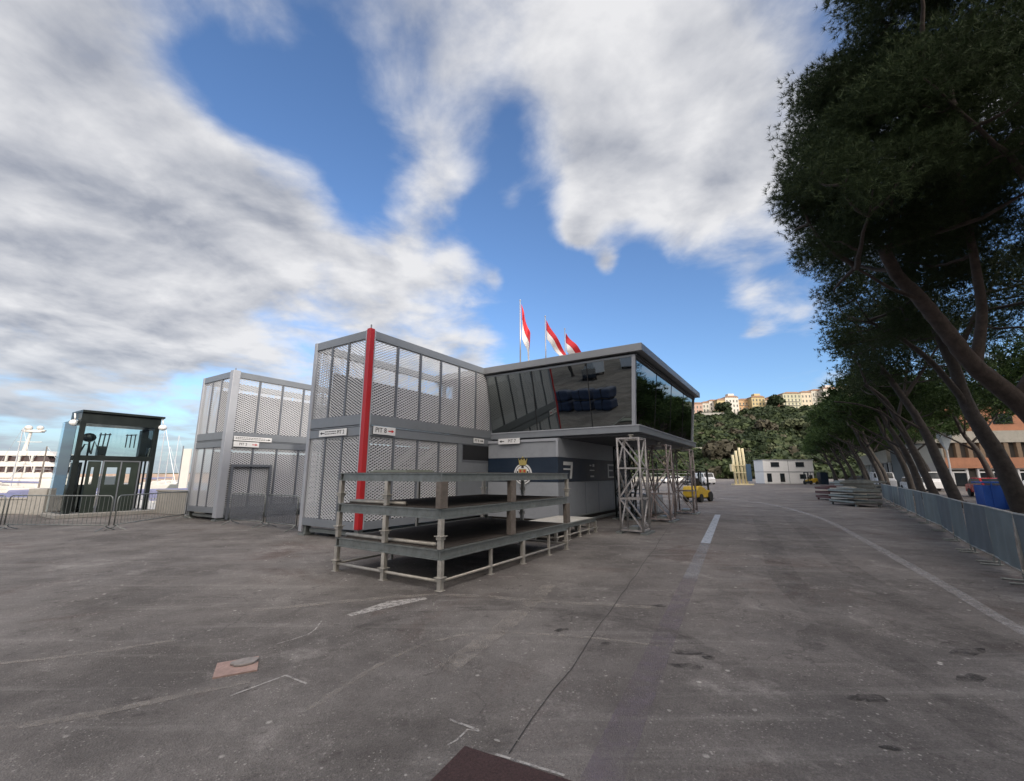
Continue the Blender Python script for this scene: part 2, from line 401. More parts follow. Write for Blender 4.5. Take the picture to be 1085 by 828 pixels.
# the long straight stripe beside the pavilion
P0 = Vector((8.85,19.15)); P1 = Vector((.2,2.2)); 
def lp(t): return tuple(P0.lerp(P1, t))
strip('road_stripe', [lp(0), lp(.18), lp(.46)], .22, Z, M['paint_white'])
strip('road_stripe', [lp(.46), lp(.58), lp(.68)], .22, Z, M['paint_mid'])
strip('road_stripe', [lp(.68), lp(.85), lp(1.25)], .23, Z, M['paint_faded'])
cv = spline([(3.6,1.0),(5.63,5.14),(6.77,7.2),(9.08,11.49),(11.6,16.3),(13.32,20.41),(14.8,25.2),(15.31,29.0),(15.1,34),(13.6,41),(10,52)], 6)
strip('road_curve_line', cv, [.13+.12*min(1,i/30) for i in range(len(cv))], Z, M['paint_curve'])
cv = spline([(24,36),(22.2,44),(22.5,54),(26,64)], 6); strip('road_curve_line', cv, .12, Z, M['paint_curve'])
# seams, cracks, scuffs
s0 = Vector((5.6,15.7)); s1 = Vector((2.46,8.61)); s2 = Vector((-.02,3.04)); s3 = Vector((-.6,1.7))
def jag(pts, amp=.018, n=14):
    out = []
    for i in range(len(pts)-1):
        for k in range(n):
            q = Vector(pts[i]).lerp(Vector(pts[i+1]), k/n); out.append((q.x+random.uniform(-amp,amp), q.y+random.uniform(-amp,amp)))
    out.append(tuple(pts[-1])); return out
strip('pavement_seam', jag([s0,s1,s2]), .009, Z, M['crack'])
strip('pavement_seam', jag([(-2.0,12.0),(0.9,10.6),(3.1,10.1),(5.2,11.6)]), .015, Z, M['crack'])
strip('pavement_crack', jag([(4.9,9.4),(6.6,7.3),(8.0,6.4)]), .012, Z, M['crack'])
strip('cement_scuff', spline([(-3.3,5.9),(-1.2,6.6),(.5,6.3),(1.9,6.0)],6), .14, Z, M['scuff'])
strip('cement_scuff', spline([(-1.5,3.55),(-1.05,4.6),(-.35,5.1),(.7,5.0),(1.5,4.75)],8), .06, Z, M['scuff'])
strip('cement_scuff', [(-2.0,5.7),(-1.6,6.2),(-1.2,6.45)], [.1,.28,.1], Z, M['chalk'])
strip('cement_scuff', [(-5.4,4.1),(-4.2,4.5),(-3.5,4.9)], .07, Z, M['scuff'])
strip('cement_scuff', [(-4.2,3.0),(-3.0,3.5),(-2.2,4.0)], .09, Z, M['scuff'])
strip('cement_scuff', [(.6,7.2),(-.05,5.4),(-.6,4.2)], .22, Z, M['scuff'])
strip('chalk_line', [(-2.2,3.75),(-1.95,4.1)], .02, Z, M['chalk']); strip('chalk_line', [(-1.95,4.1),(-1.7,3.95)], .02, Z, M['chalk'])
strip('chalk_line', [(-.44,3.42),(-.24,3.30)], .022, Z, M['chalk'])
strip('chalk_line', [(-.42,3.12),(-.36,3.18),(-.30,3.30),(-.22,3.28)], .015, Z, M['chalk'])
strip('chalk_line', [(-.10,3.03),(.30,2.84)], .02, Z*2, M['chalk'])
strip('chalk_line', spline([(-2.4,4.8),(-2.2,5.1),(-2.25,5.5)],4), .015, Z, M['chalk'])
strip('tyre_trace', spline([(-1.9,4.9),(-1.3,5.7),(-.2,6.0),(.8,5.8),(1.7,5.2),(2.0,4.3)],8), .2, Z, M['tyre'])
strip('tyre_trace', spline([(3.2,3),(4.3,7),(6.6,11.5),(10.2,18.5)],8), .45, Z, M['tyre'])
strip('tyre_trace', spline([(4.6,3),(5.6,7),(7.7,11.3),(11.4,18.5)],8), .4, Z, M['tyre'])
def blob(cx, cy, rx, ry, rot, name='oil_stain', m=None, n=26, amp=.28):
    pts = []
    ph = [random.uniform(0,6.28) for _ in range(4)]
    for i in range(n):
        t = 2*math.pi*i/n; r_ = 1+amp*(.5*math.sin(2*t+ph[0])+.4*math.sin(3*t+ph[1])+.3*math.sin(5*t+ph[2])+.2*math.sin(7*t+ph[3]))
        x = rx*r_*math.cos(t); y = ry*r_*math.sin(t)
        pts.append((cx+x*math.cos(rot)-y*math.sin(rot), cy+x*math.sin(rot)+y*math.cos(rot)))
    poly_sheet(name, pts, Z, m or M['oil'])
blob(1.70,4.58,.19,.05,-.15); blob(1.58,4.28,.14,.06,-.3); blob(1.86,4.46,.06,.05,1.2)
blob(2.75,3.72,.14,.07,.1); blob(3.9,4.05,.14,.07,.4); blob(4.45,4.6,.2,.08,.2); blob(1.95,6.1,.09,.06,0); blob(.55,5.2,.08,.05,.5)
blob(.95,4.8,.07,.04,.5); blob(2.4,3.1,.06,.03,0); blob(5.1,4.4,.16,.07,.6); blob(3.2,5.0,.4,.15,.9, m=M['tyre']); blob(2.9,6.4,.7,.3,.9, m=M['tyre'])
for i in range(34):
    x = random.uniform(-3.5,4.5); y = random.uniform(2.8,8)
    blob(x, y, random.uniform(.008,.026), random.uniform(.006,.016), random.uniform(0,3), 'cement_spot', M['concrete'], 9)
poly_sheet('asphalt_patch', [(-.30,3.12),(-.47,2.78),(-.9,1.9),(.9,1.6),(.62,2.5),(.34,2.80)], Z, M['patch'])
# manhole
t = empty('manhole_cover', (-2.47,4.25,0), R(28), 'pale pinkish square manhole cover with a cement lump set in the asphalt', 'manhole')
mb = MB(); mb.box(-.16,.17,-.16,.17,-.02,.012); mb.build('frame', mat('manhole_frame',(.36,.25,.22),.8,0,.25,12,bump=.3,dirt=.3), t)
mb = MB(); mb.prism([(.11*math.cos(k/14*6.28)*(1+.15*math.sin(k*2.2))+.06, .08*math.sin(k/14*6.28)+.05) for k in range(14)], 2, .013, .032)
mb.build('cement_lump', mat('cement_lump',(.26,.24,.23),.9,0,.25,14,bump=.4), t, .006)

# ------------------------------------------------------------------ expanded-metal panels
PANELS = {}
def panel_mesh(w, h):
    key = (round(w,2), round(h,2))
    if key in PANELS: return PANELS[key]
    cw, ch = .068, .039
    nj = int(w/cw); cw = w/nj; nk = int(h/ch); ch = h/nk
    v = []; f = []
    for k in range(nk):
        i0 = len(v)
        for j in range(nj+1):
            z = (k + (j+k) % 2)*ch
            z = min(max(z, .0), h-.035)
            v += [(j*cw, -.008, z), (j*cw, .008, z+.0325)]
            if j: q = i0+2*j; f.append((q-2, q, q+1, q-1))
    me = bpy.data.meshes.new('mesh_panel'); me.from_pydata(v, [], f); me.materials.append(M['mesh']); PANELS[key] = me
    return me
def put_panel(parent, p, q, z0, z1):
    """panel spanning plan points p->q (a,b) between two heights, as a child"""
    p = Vector((p[0], -p[1])); q = Vector((q[0], -q[1])); d = q-p
    o = bpy.data.objects.new('mesh_panel', panel_mesh(d.length, z1-z0)); COL.objects.link(o)
    o.parent = parent; o.location = (p.x, p.y, z0); o.rotation_euler = (0,0,math.atan2(d.y, d.x)); return o

def mesh_cabin(t, L_, Wd, nA, nB, lowA, postm, ztop=5.7, hatch=None, feet=True):
    """local: corner facing the camera at (0,0), x to +L_, b to -Wd"""
    zb0, zb1 = .28, .48; zm0, zm1 = 2.74, 3.32; zt0 = 5.46
    g = F()
    g.box(.0, L_, -.10, 0, zt0, ztop).box(0, L_, -Wd, -Wd+.10, zt0, ztop).box(0,.10,-Wd+.10,-.10,zt0,ztop).box(L_-.10,L_,-Wd+.10,-.10,zt0,ztop)
    g.build('top_frame', M['frame_grey'], t, .008)
    g = F()
    for z0, z1 in ((zm0, 2.97),(2.985,3.02),(3.035,zm1)):
        e = 0 if z0 != 2.985 else .02
        g.box(e, L_-e, -.10, -e, z0, z1).box(e, L_-e, -Wd+e, -Wd+.10, z0, z1).box(e,.10,-Wd+.10,-.10,z0,z1).box(L_-.10,L_-e,-Wd+.10,-.10,z0,z1)
    g.build('floor_band', M['cladding'], t, .004)
    g = F().box(0,L_,-.10,0,zb0,zb1).box(0,L_,-Wd,-Wd+.10,zb0,zb1).box(0,.10,-Wd+.10,-.10,zb0,zb1).box(L_-.10,L_,-Wd+.10,-.10,zb0,zb1)
    g.build('base_frame', M['cladding'], t, .006)
    F().box(.1,L_-.1,-Wd+.1,-.1,2.86,2.98).build('upper_floor', M['wall_grey'], t)
    F().box(.1,L_-.1,-Wd+.1,-.1,.3,.38).build('lower_floor', M['plydark'], t)
    for (x, y) in ((L_-.06,-.06),(.06,-Wd+.06),(L_-.06,-Wd+.06)):
        F().box(x-.07,x+.07,y-.07,y+.07,.1,ztop+.01).build('corner_post', M['light_post'] if x < 1 else M['frame_grey'], t, .01)
    for (x, y) in ((.15,-.15),(L_-.15,-.15),(.15,-Wd+.15),(L_-.15,-Wd+.15)):
        F().box(x-.16,x+.16,y-.16,y+.16,0,.06).box(x-.08,x+.08,y-.08,y+.08,.06,.28).build('foot', M['galv'], t)
    F().box(.3,L_-.3,-.22,-.14,.1,.2).box(.14,.22,-Wd+.3,-.3,.1,.2).build('ground_beam', M['galv'], t)
    pa = (L_-.3)/nA; pb = (Wd-.3)/nB
    for i in range(nA):
        a0 = .15+pa*i; a1 = a0+pa-.07
        put_panel(t, (a0,-.04), (a1,-.04), zm1, zt0)
        put_panel(t, (a0,-Wd+.06), (a1,-Wd+.06), zm1, zt0)
        F().box(a1,a1+.07,-.075,-.012,zm1,zt0).build('mullion', M['mullion'], t)
        if i < lowA:
            put_panel(t, (a0,-.04), (a1,-.04), zb1, zm0)
            F().box(a1,a1+.07,-.075,-.012,zb1,zm0).build('mullion', M['mullion'], t)
    for i in range(nB):
        b0 = -Wd+.15+pb*i; b1 = b0+pb-.06
        put_panel(t, (.04,b0), (.04,b1), zm1, zt0); put_panel(t, (.04,b0), (.04,b1), zb1, zm0)
        put_panel(t, (L_-.06,b0), (L_-.06,b1), zm1, zt0)
        F().box(.012,.075,b1,b1+.06,zm1,zt0).build('mullion', M['mullion'], t)
        F().box(.012,.075,b1,b1+.06,zb1,zm0).build('mullion', M['mullion'], t)
    if lowA < nA:
        a0 = .15+pa*lowA
        F().box(a0, L_-.12, -.09, -.02, zb1, zm0).build('solid_panel', M['cladding'], t)
        h = F().box(a0+.22, L_-.26, -.10, -.012, 2.2, 2.72)
        h.build('hatch', M['dark'], t)
        F().box(a0+.19,a0+.22,-.11,-.004,2.17,2.735).box(L_-.26,L_-.23,-.11,-.004,2.17,2.735).box(a0+.19,L_-.23,-.11,-.004,2.14,2.17).build('hatch_frame', M['mullion'], t)
    return t

# main block with the red corner post
blk = eab('mesh_cabin', 0, 0, 'large two storey cabin clad in grey expanded metal with a red corner post', 'cabin', 'metal mesh clad cabins on the quay')
mesh_cabin(blk, 6.0, 2.6, 6, 3, 4, M['red'])
F().box(-.02,.135,-.135,.02,.30,5.74).build('red_corner_post', M['red'], blk, .012)
F().box(.14,.18,-.12,.012,.3,5.7).box(-.012,.12,-.18,-.14,.3,5.7).build('post_trim', M['light_post'], blk)
F().tube([(.05,-.05,5.74),(.05,-.05,5.86)], .02, 6).build('lifting_eye', M['mullion'], blk)
# inside: a stair flight and hung sheets that read through the mesh
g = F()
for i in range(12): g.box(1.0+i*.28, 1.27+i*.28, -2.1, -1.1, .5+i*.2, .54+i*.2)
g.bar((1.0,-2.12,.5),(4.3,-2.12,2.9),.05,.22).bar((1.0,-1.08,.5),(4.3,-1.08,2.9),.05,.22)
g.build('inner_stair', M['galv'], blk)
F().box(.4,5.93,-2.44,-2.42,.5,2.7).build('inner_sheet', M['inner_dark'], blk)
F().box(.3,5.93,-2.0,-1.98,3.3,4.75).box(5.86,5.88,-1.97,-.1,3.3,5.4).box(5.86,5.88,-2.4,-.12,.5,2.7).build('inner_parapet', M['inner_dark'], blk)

lc = eab('mesh_cabin', .36, -8.5, 'two storey mesh clad cabin with pale corner post and portal frame', 'cabin', 'metal mesh clad cabins on the quay')
mesh_cabin(lc, 6.0, 2.6, 6, 3, 6, M['light_post'])
F().box(-.02,.25,-.25,.02,.12,5.74).build('pale_corner_post', M['light_post'], lc, .012)
F().tube([(.1,-.1,5.74),(.1,-.1,5.84)], .02, 6).build('lifting_eye', M['mullion'], lc)
F().box(.3,.38,.0,.08,.05,2.0).box(1.75,1.83,.0,.08,.05,2.0).box(.3,1.83,.0,.08,2.0,2.09).build('portal_frame', M['mullion'], lc)
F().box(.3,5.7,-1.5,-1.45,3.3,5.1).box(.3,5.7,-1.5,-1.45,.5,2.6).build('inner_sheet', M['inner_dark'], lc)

# ------------------------------------------------------------------ signs
def sign(a, b, z, w, h, face, txt, label, arrow=None, arrowm=None, tsize=.8, small=None):
    """face 'a': on a plane facing -a ; 'b': on a plane facing +b"""
    # local x along reading direction, y outwards-negative, z up
    rz = TH - math.pi/2 if face == 'a' else TH
    t = empty('direction_sign', W(a, b, z), rz, label, 'sign', 'white direction signs on the cabins')
    MB().box(-w/2, w/2, -.012, 0, -h/2, h/2).build('board', M['white'], t, .002)
    def put(o, x, s=1):
        o.rotation_euler = (R(90),0,0); o.location = (x, -.0155, 0)
    off = 0
    if arrow:
        ax = (w/2-.16)*arrow
        g = MB(); d = arrow
        g.box(min(ax-.10*d, ax+.02*d), max(ax-.10*d, ax+.02*d), -.016, -.0125, -h*.07, h*.07)
        g.prism([(ax+.02*d, -h*.22),(ax+.02*d, h*.22),(ax+.11*d, 0)], 1, -.016, -.0125)
        g.build('arrow', arrowm or M['black_ink'], t); off = -.13*d
    if small:
        g = MB()
        x0 = -w/2+(.28 if arrow == -1 else .06); x1 = x0+w*.42
        if txt == '': x1 = w/2-.28
        for k, zz in enumerate((.2,-.12)):
            x = x0
            while x < x1:
                l = random.uniform(.04,.09); g.box(x, min(x+l,x1), -.015, -.0125, h*zz-h*.06, h*zz+h*.06); x += l+.018
        g.build('fine_print', M['black_ink'], t)
        off = w*.30
    if txt: put(text_mesh(txt, h*tsize, M['black_ink'], 'lettering', t, .0015), off)
    return t
sign(-.03, -1.32, 2.86, 1.25, .19, 'a', 'PIT 2', 'long white sign with a left arrow and PIT 2 left of the red post', -1, None, .8, True)
sign(.66, .03, 2.90, .78, .22, 'b', 'PIT 8', 'white sign with a dark red arrow reading PIT 8 right of the red post', 1, M['red_ink'], .85)
sign(5.02, .03, 2.90, .62, .17, 'b', 'PIT 8', 'small white sign reading PIT 8 above the dark hatch', 1, None, .7)
sign(5.52, 1.02, 2.88, .92, .2, 'a', 'PIT 7', 'white sign reading PIT 7 with a left arrow under the glass box', -1, None, .8)
sign(1.36, -8.46, 3.08, 1.45, .17, 'b', '', 'long upper white sign with a right arrow on the pale posted cabin', 1, None, .7, True)
sign(1.12, -8.46, 2.86, .95, .20, 'b', 'PIT 2', 'short lower white sign with a red arrow on the pale posted cabin', 1, M['red_ink'], .7)

# ------------------------------------------------------------------ pavilion with the glass box
pv = eab('glass_pavilion', 5.9, 0, 'grey pavilion whose glass upper storey leans outward over a dark lower wall', 'pavilion')
def s(a): return a-5.9
F().box(s(5.32), s(15.25), -2.6, 6.02, 5.455, 5.70).build('roof', M['roof_grey'], pv, .012)
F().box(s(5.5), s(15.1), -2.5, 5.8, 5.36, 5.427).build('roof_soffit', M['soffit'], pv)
F().box(s(5.82), s(15.15), 0, 5.66, 3.0, 3.2).build('floor_fascia', M['cladding'], pv, .01)
F().box(s(5.80), s(15.17), .02, 5.68, 3.203, 3.235).build('sill_trim', M['light_post'], pv)
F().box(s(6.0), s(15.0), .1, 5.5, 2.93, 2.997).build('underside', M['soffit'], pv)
# glazing; plane through (5.5, 5.40)-(5.88,3.24) at the front, b 5.76-5.56 at the side
za, zb = 3.24, 5.40
def fpt(b, z, off=0): t_ = (z-za)/(zb-za); return (s(5.88-.38*t_)+off, b, z)
def spt(a, z, off=0): t_ = (z-za)/(zb-za); return (s(a), 5.50+.22*t_-off, z)
def slab(p4, n):
    g = F(); n = Vector(n)*.025; P = [Vector(q) for q in p4]
    g.quadhex(P+[q+n for q in P]); return g
fr = [0.02, 2.0, 4.1]
for i in range(3):
    b0 = fr[i]; b1t = fr[i+1] if i < 2 else 5.66; b1b = fr[i+1] if i < 2 else 5.44
    slab([fpt(b0,za), fpt(b1b,za), fpt(b1t,zb), fpt(b0,zb)], (1,0,0)).build('glass_pane', M['coated'], pv)
    if i:
        g = F(); g.bar(fpt(b0,za,-.008), fpt(b0,zb,-.008), .02, .02); g.build('glazing_bar', M['dark'], pv)
sa = [5.95,8.2,10.5,12.8,15.05]
for i in range(4):
    a0b = sa[i] if i else 5.94; a0t = sa[i] if i else 5.62
    slab([spt(a0b,za), spt(sa[i+1],za), spt(sa[i+1],zb), spt(a0t,zb)], (0,-1,0)).build('glass_pane', M['coated'], pv)
    if i:
        g = F(); g.bar(spt(sa[i],za,-.006), spt(sa[i],zb,-.006), .014, .014); g.build('glazing_bar', M['dark'], pv)
g = F(); g.bar((s(5.87),5.49,za-.0), (s(5.51),5.71,zb), .11, .11); g.build('corner_post', M['light_post'], pv)
g = F(); g.bar(spt(15.1,za), spt(15.1,zb), .1, .1); g.build('corner_post', M['light_post'], pv)
g = F(); g.bar(fpt(0.0,zb-.03,-.02), fpt(5.66,zb-.03,-.02), .05, .06).bar(spt(5.6,zb-.03,-.02), spt(15.05,zb-.03,-.02), .05,.06); g.build('head_trim', M['cladding'], pv)
g = F().box(s(15.04), s(15.12), 0, 5.5, 3.24, 5.36).box(s(6.4), s(15.04), -2.5, -2.42, 0, 5.36).box(s(15.0), s(15.08), -2.42, -.02, 0, 5.36); g.build('rear_wall', M['wall_grey'], pv)
# lower storey
F().box(s(5.65), s(13.4), -.02+.04, 2.9, 2.29, 2.925).build('upper_wall', M['wall_light'], pv)
F().box(s(5.64), s(13.41), .02, 2.91, 1.45, 2.285).build('navy_wall', M['navy'], pv)
F().box(s(5.65), s(13.4), .02, 2.9, .22, 1.445).build('lower_wall', M['wall_light'], pv)
F().box(s(5.80), s(13.2), .1, 2.75, 0.0, .215).build('plinth', M['plydark'], pv)
F().box(s(5.60), s(5.72), .02, 2.94, 2.83, 2.92).box(s(5.60), s(5.66), 2.86, 2.94, 2.29, 2.83).build('lip', M['light_post'], pv)
for aa in (7.9, 9.2, 10.9, 12.2): F().box(s(aa), s(aa)+.02, 2.9, 2.906, .24, 1.43).build('panel_joint', M['mullion'], pv)
# rails at the wall foot
F().bar((s(5.9),3.15,.12),(s(13.2),3.15,.12),.08).bar((s(5.9),3.15,.3),(s(13.2),3.15,.3),.04).build('foot_rail', M['galv'], pv)
# digits on the navy wall
def digit(parent, a, polys, name='wall_digit'):
    g = F()
    for (x0, x1, z0, z1) in polys: g.box(s(a+x0), s(a+x1), 2.9115, 2.918, z0, z1)
    return g.build(name, M['grey_ink'], parent)
g = F(); 
g.box(s(6.05), s(6.80), 2.9115, 2.918, 2.02, 2.14); g.box(s(6.05), s(6.62), 2.9115, 2.918, 1.86, 1.91)
i = len(g.v); 
g.prism([(s(6.66),2.02),(s(6.80),2.02),(s(6.70),1.56),(s(6.52),1.56)], 1, 2.9115, 2.918)
g.build('wall_digit', M['grey_ink'], pv)
digit(pv, 8.35, [(0,.16,2.02,2.07),(.3,.46,2.0,2.10),(0,.46,1.84,1.88),(.05,.4,1.6,1.66)])
digit(pv, 10.3, [(0,.12,1.56,2.14),(.12,.75,2.06,2.14),(.12,.6,1.84,1.90),(.12,.75,1.56,1.62)])
# sloping pale annex wall and stair behind the trusses
g = F().box(s(13.6), s(14.9), .3, 1.6, .1, 2.9); g.build('annex', M['wall_light'], pv)
# crest: crown over a white disc with a quartered shield
t = empty('club_crest', W(5.63, 1.55, 1.72), TH-math.pi/2, 'white round crest topped by a gold crown on the navy band under the glass box', 'emblem')
MB().disc((0,-.02,0), (0,1,0), .36, .03, 32).build('disc', M['white'], t)
MB().disc((0,-.038,0), (0,1,0), .31, .006, 32).build('ring', M['black_ink'], t)
MB().disc((0,-.043,0), (0,1,0), .285, .006, 32).build('inner_disc', M['white'], t)
g = MB(); g.prism([(-.16,.17),(.16,.17),(.16,-.02),(0,-.22),(-.16,-.02)], 1, -.054, -.047); g.build('shield', M['gold'], t)
g = MB()
for x in (-.08,.08):
    for z in (.10,-.03): g.prism([(x-.05,z),(x,z+.055),(x+.05,z),(x,z-.055)], 1, -.06, -.0545)
g.build('lozenges', M['red_ink'], t)
g = MB(); g.box(-.24,-.18,-.052,-.047,.0,.1).box(.18,.24,-.052,-.047,.0,.1).box(-.25,.25,-.052,-.047,-.16,-.13).box(-.05,.05,-.05,-.046,.2,.3); g.build('letters', M['black_ink'], t)
g = MB(); g.prism([(-.14,.32),(-.17,.50),(-.10,.44),(-.06,.54),(0,.46),(.06,.54),(.10,.44),(.17,.50),(.14,.32)], 1, -.045, -.01)
g.box(-.14,.14,-.05,-.005,.30,.35).ball((0,-.03,.57),.035,8).ball((-.17,-.03,.51),.022,6).ball((.17,-.03,.51),.022,6); g.build('crown', M['gold'], t)

# flags
flagtxt = ['white flag with a red top hanging furled, leftmost of the three on the pavilion roof',
           'mostly red flag blown diagonally, middle of the three on the pavilion roof',
           'white flag with a red upper corner, rightmost of the three on the pavilion roof']
for i, aa in enumerate((7.25, 9.5, 11.6)):
    t = empty('flag_pole', W(aa, .45, 5.7), TH, flagtxt[i], 'flag', 'flags on the pavilion roof')
    MB().tube([(0,0,0),(0,0,3.3)], [.035,.022], 8).ball((0,0,3.33),.04,8).build('pole', M['pole'], t, smooth=True)
    MB().disc((0,0,.02),(0,0,1),.12,.04,12).build('base_plate', M['pole'], t)
    # draped cloth: red upper half, white lower half
    Wc = Vector((math.sin(TH), math.cos(TH)))  # world +x in local frame (x=a, y=-b)
    ex = Vector((math.cos(-TH), math.sin(-TH)))   # world X axis expressed locally
    ey = Vector((math.cos(R(90)-TH), math.sin(R(90)-TH)))
    for part, (m_, v0, v1) in (('red_field', (M['flag_red'], 0, .5)), ('white_field', (M['flag_white'], .5, 1))):
        g = MB(); nu, nv = 16, 8; i0 = len(g.v)
        for b_ in range(nv+1):
            v = v0+(v1-v0)*b_/nv
            for a_ in range(nu+1):
                u = a_/nu
                if i == 0:   # hangs limply: the fly collapses down along the pole
                    x = .05+u*.34+.05*math.sin(v*9); z = 3.15-u*1.75-v*.75; y = .10*math.sin(u*11+v*4)*(.3+u)
                    x = .05 + .36*u + .03*math.sin(u*9+v*3); z = 3.15-v*1.3-u*1.35
                elif i == 1:
                    x = .05+u*.95-.25*u*v; z = 3.15-u*1.75-v*.95*(1-.8*u); y = .10*math.sin(u*9+v*3)
                else:
                    x = .05+u*.9; z = 3.1-u*1.15-v*1.0*(1-.15*u); y = .12*math.sin(u*8+v*5)
                q = ex*x + ey*y; g.v.append((q.x, q.y, z))
                if a_ and b_:
                    k = i0+b_*(nu+1)+a_; g.f.append((k-nu-2, k-nu-1, k, k-1))
        o = g.build(part, m_, t, smooth=True); sd = o.modifiers.new('thick','SOLIDIFY'); sd.thickness = .004
# small roof lamp
# ------------------------------------------------------------------ stage decks
def deck(name, a0, a1, b0, b1, ztop, zlow, label, group, zb=None, legs=3, mid=True, board='plydark', wood=None, tubes=True, bh=.15):
    """frame with its top at ztop, legs down to zlow"""
    t = eab(name, a0, b1, label, 'stage deck', group, z=zlow)
    La = a1-a0; Lb = b1-b0; zt = ztop-zlow
    g = F()
    def I(p, q):   # channel-like beam
        p = Vector(p); q = Vector(q)
        g.bar(p, q, .018, bh); g.bar(p+Vector((0,0,bh/2-.008)), q+Vector((0,0,bh/2-.008)), .07, .016); g.bar(p-Vector((0,0,bh/2-.008)), q-Vector((0,0,bh/2-.008)), .07, .016)
    zc = zt-bh/2-.002
    I((-.035,0,zc),(La+.035,0,zc)); I((-.035,-Lb,zc),(La+.035,-Lb,zc)); I((0,-.04,zc),(0,-Lb+.04,zc)); I((La,-.04,zc),(La,-Lb+.04,zc)); I((La/2,-.04,zc),(La/2,-Lb+.04,zc))
    g.build('frame', M['galv'], t)
    g = F()
    n = 4
    for k in range(n):
        g.box(.05+k*(La-.1)/n, .05+(k+1)*(La-.1)/n-.012, -Lb+.05, -.05, zt-.035, zt+.006)
    g.build('deck_board', M[board], t, .003)
    la = [0, La*.30, La*.55, La*.8, La] if wood is None else [0, La*.45, La]
    lb = [0, -Lb/2, -Lb]
    for i_, x in enumerate(la):
        for j_, y in enumerate(lb):
            if 0 < i_ < len(la)-1 and j_ == 1: continue
            thick = .05 if (i_ not in (0, 2, len(la)-1)) else .075
            mm = M['wood_post'] if (wood is not None and j_ == 0 and i_ in wood) else M['galv_light']
            w = .085 if mm == M['wood_post'] else thick/2
            top = zt-bh
            g = F()
            if mm == M['wood_post']: g.box(x-w, x+w*1.0, y-.05, y+.05, 0, top)
            else:
                g.box(x-w, x+w, y-w, y+w, 0, top)
                if i_ in (0, len(la)-1) or j_ == 1:
                    g.box(x-w-.035, x+w+.035, y-w-.035, y+w+.035, top*.42, top*.42+.014)
                    g.box(x-w-.014, x+w+.014, y-w-.014, y+w+.014, top*.42-.05, top*.42)
                if zlow < .01: g.box(x-.06, x+.06, y-.06, y+.06, 0, .008)
            g.build('leg', mm, t, .004)
    if tubes:
        g = F(); zz = .13
        g.tube([(0,0,zz),(La,0,zz)], .022).tube([(0,0,zz),(0,-Lb,zz)], .024).tube([(La,0,zz),(La,-Lb,zz)], .022).tube([(0,-Lb,zz),(La,-Lb,zz)], .022)
        g.build('brace_tube', M['galv_light'], t, smooth=True)
    return t
G = 'stage decks stacked in front of the red post'
deck('stage_deck', -2.34, 1.96, 2.45, 4.94, .58, 0, 'bottom deck of the grey steel stack, standing on the asphalt by the red post', G)
deck('stage_deck', -2.36, 2.02, 2.47, 4.94, 1.18, .588, 'middle deck of the grey steel stack by the red post', G, wood=(1,2), tubes=False)
deck('stage_deck', -2.36, 2.06, 2.47, 4.94, 1.73, 1.188, 'top deck of the grey steel stack, carried on brown timber posts', G, wood=(0,1), tubes=False, bh=.14)
t = eab('spare_plank', -2.1, 4.1, 'pale grey board lying on the left end of the top stage deck', 'board', z=1.736)
g = F().box(.25,1.0,-1.5,-.5,0,.025).box(.3,1.0,-1.45,-.55,.025,.05); g.build('boards', M['olive'], t)
t = eab('scaffold_tube', -2.2, 4.1, 'pale steel tubes lying across the left end of the middle stage deck', 'tube', z=1.19)
g = F().tube([(0,-1.55,.03),(.0,-.1,.03)],.03).tube([(.09,-1.5,.03),(.09,-.2,.03)],.03); g.build('tubes', M['galv_light'], t, smooth=True)
t = eab('scaffold_tube', -2.2, 4.1, 'pale steel tube lying along the front edge of the bottom stage deck', 'tube', z=.59)
g = F().tube([(0,-1.6,.03),(.0,.6,.03)],.032); g.build('tubes', M['galv_light'], t, smooth=True)
deck('stage_deck', 2.6, 5.2, 2.5+.6, 4.35, .42, 0, 'low stage deck with a pale top beside the stack and the navy wall', 'low stage decks by the pavilion', board='plypale', bh=.1)

# ------------------------------------------------------------------ lattice towers
def tower(a, b, w, h, label, m_, zs=3, jack=.1):
    t = eab('lattice_tower', a, b, label, 'lattice tower', 'lattice towers propping the glass storey')
    c = [(0,0),(w,0),(w,-w),(0,-w)]
    for (x, y) in c: F().tube([(x,y,.06),(x,y,h)], .034, 8).build('upright', m_, t, smooth=True)
    lv = [.12+(h-.12)*k/zs for k in range(zs+1)]
    for z in lv:
        g = F()
        for k in range(4):
            p, q = c[k], c[(k+1) % 4]; g.bar((*p, z-.02), (*q, z-.02), .045, .045)
        g.build('ring', m_, t)
    g = F()
    for k in range(4):
        p, q = c[k], c[(k+1) % 4]
        for i_ in range(zs):
            if (i_ + k//2 + 1) % 2: g.bar((*p, lv[i_]), (*q, lv[i_+1]), .042)
            else: g.bar((*q, lv[i_]), (*p, lv[i_+1]), .042)
    g.build('diagonal', m_, t)
    F().box(-.12,w+.12,-w-.12,-w+.06,0,.05).box(-.12,w+.12,-.06,.12,0,.05).box(.12,w-.12,-w*.7,-w*.3,.10,.2).build('base', M['galv'], t)
    if jack > .01: F().tube([(w/2,-w/2,h-.02),(w/2,-w/2,h+jack)], .05, 10).disc((w/2,-w/2,h+jack),(0,0,1),.09,.02).bar((0,-w/2,h-.03),(w,-w/2,h-.03),.06).build('jack', M['galv_light'], t)
    return t
tower(5.35, 5.75, .66, 2.80, 'silver lattice tower under the near corner of the glass box', M['truss'])
tower(9.1, 5.65, .72, 2.80, 'rust stained lattice tower, second from the near corner of the glass box', M['rusty'])
tower(12.9, 5.75, .74, 2.80, 'rust stained lattice tower under the far end of the glass box, nearest the forklift', M['rusty'])
tower(9.2, 4.2, .6, 2.80, 'dark lattice tower set back under the glass box behind the second tower', M['darkframe'])
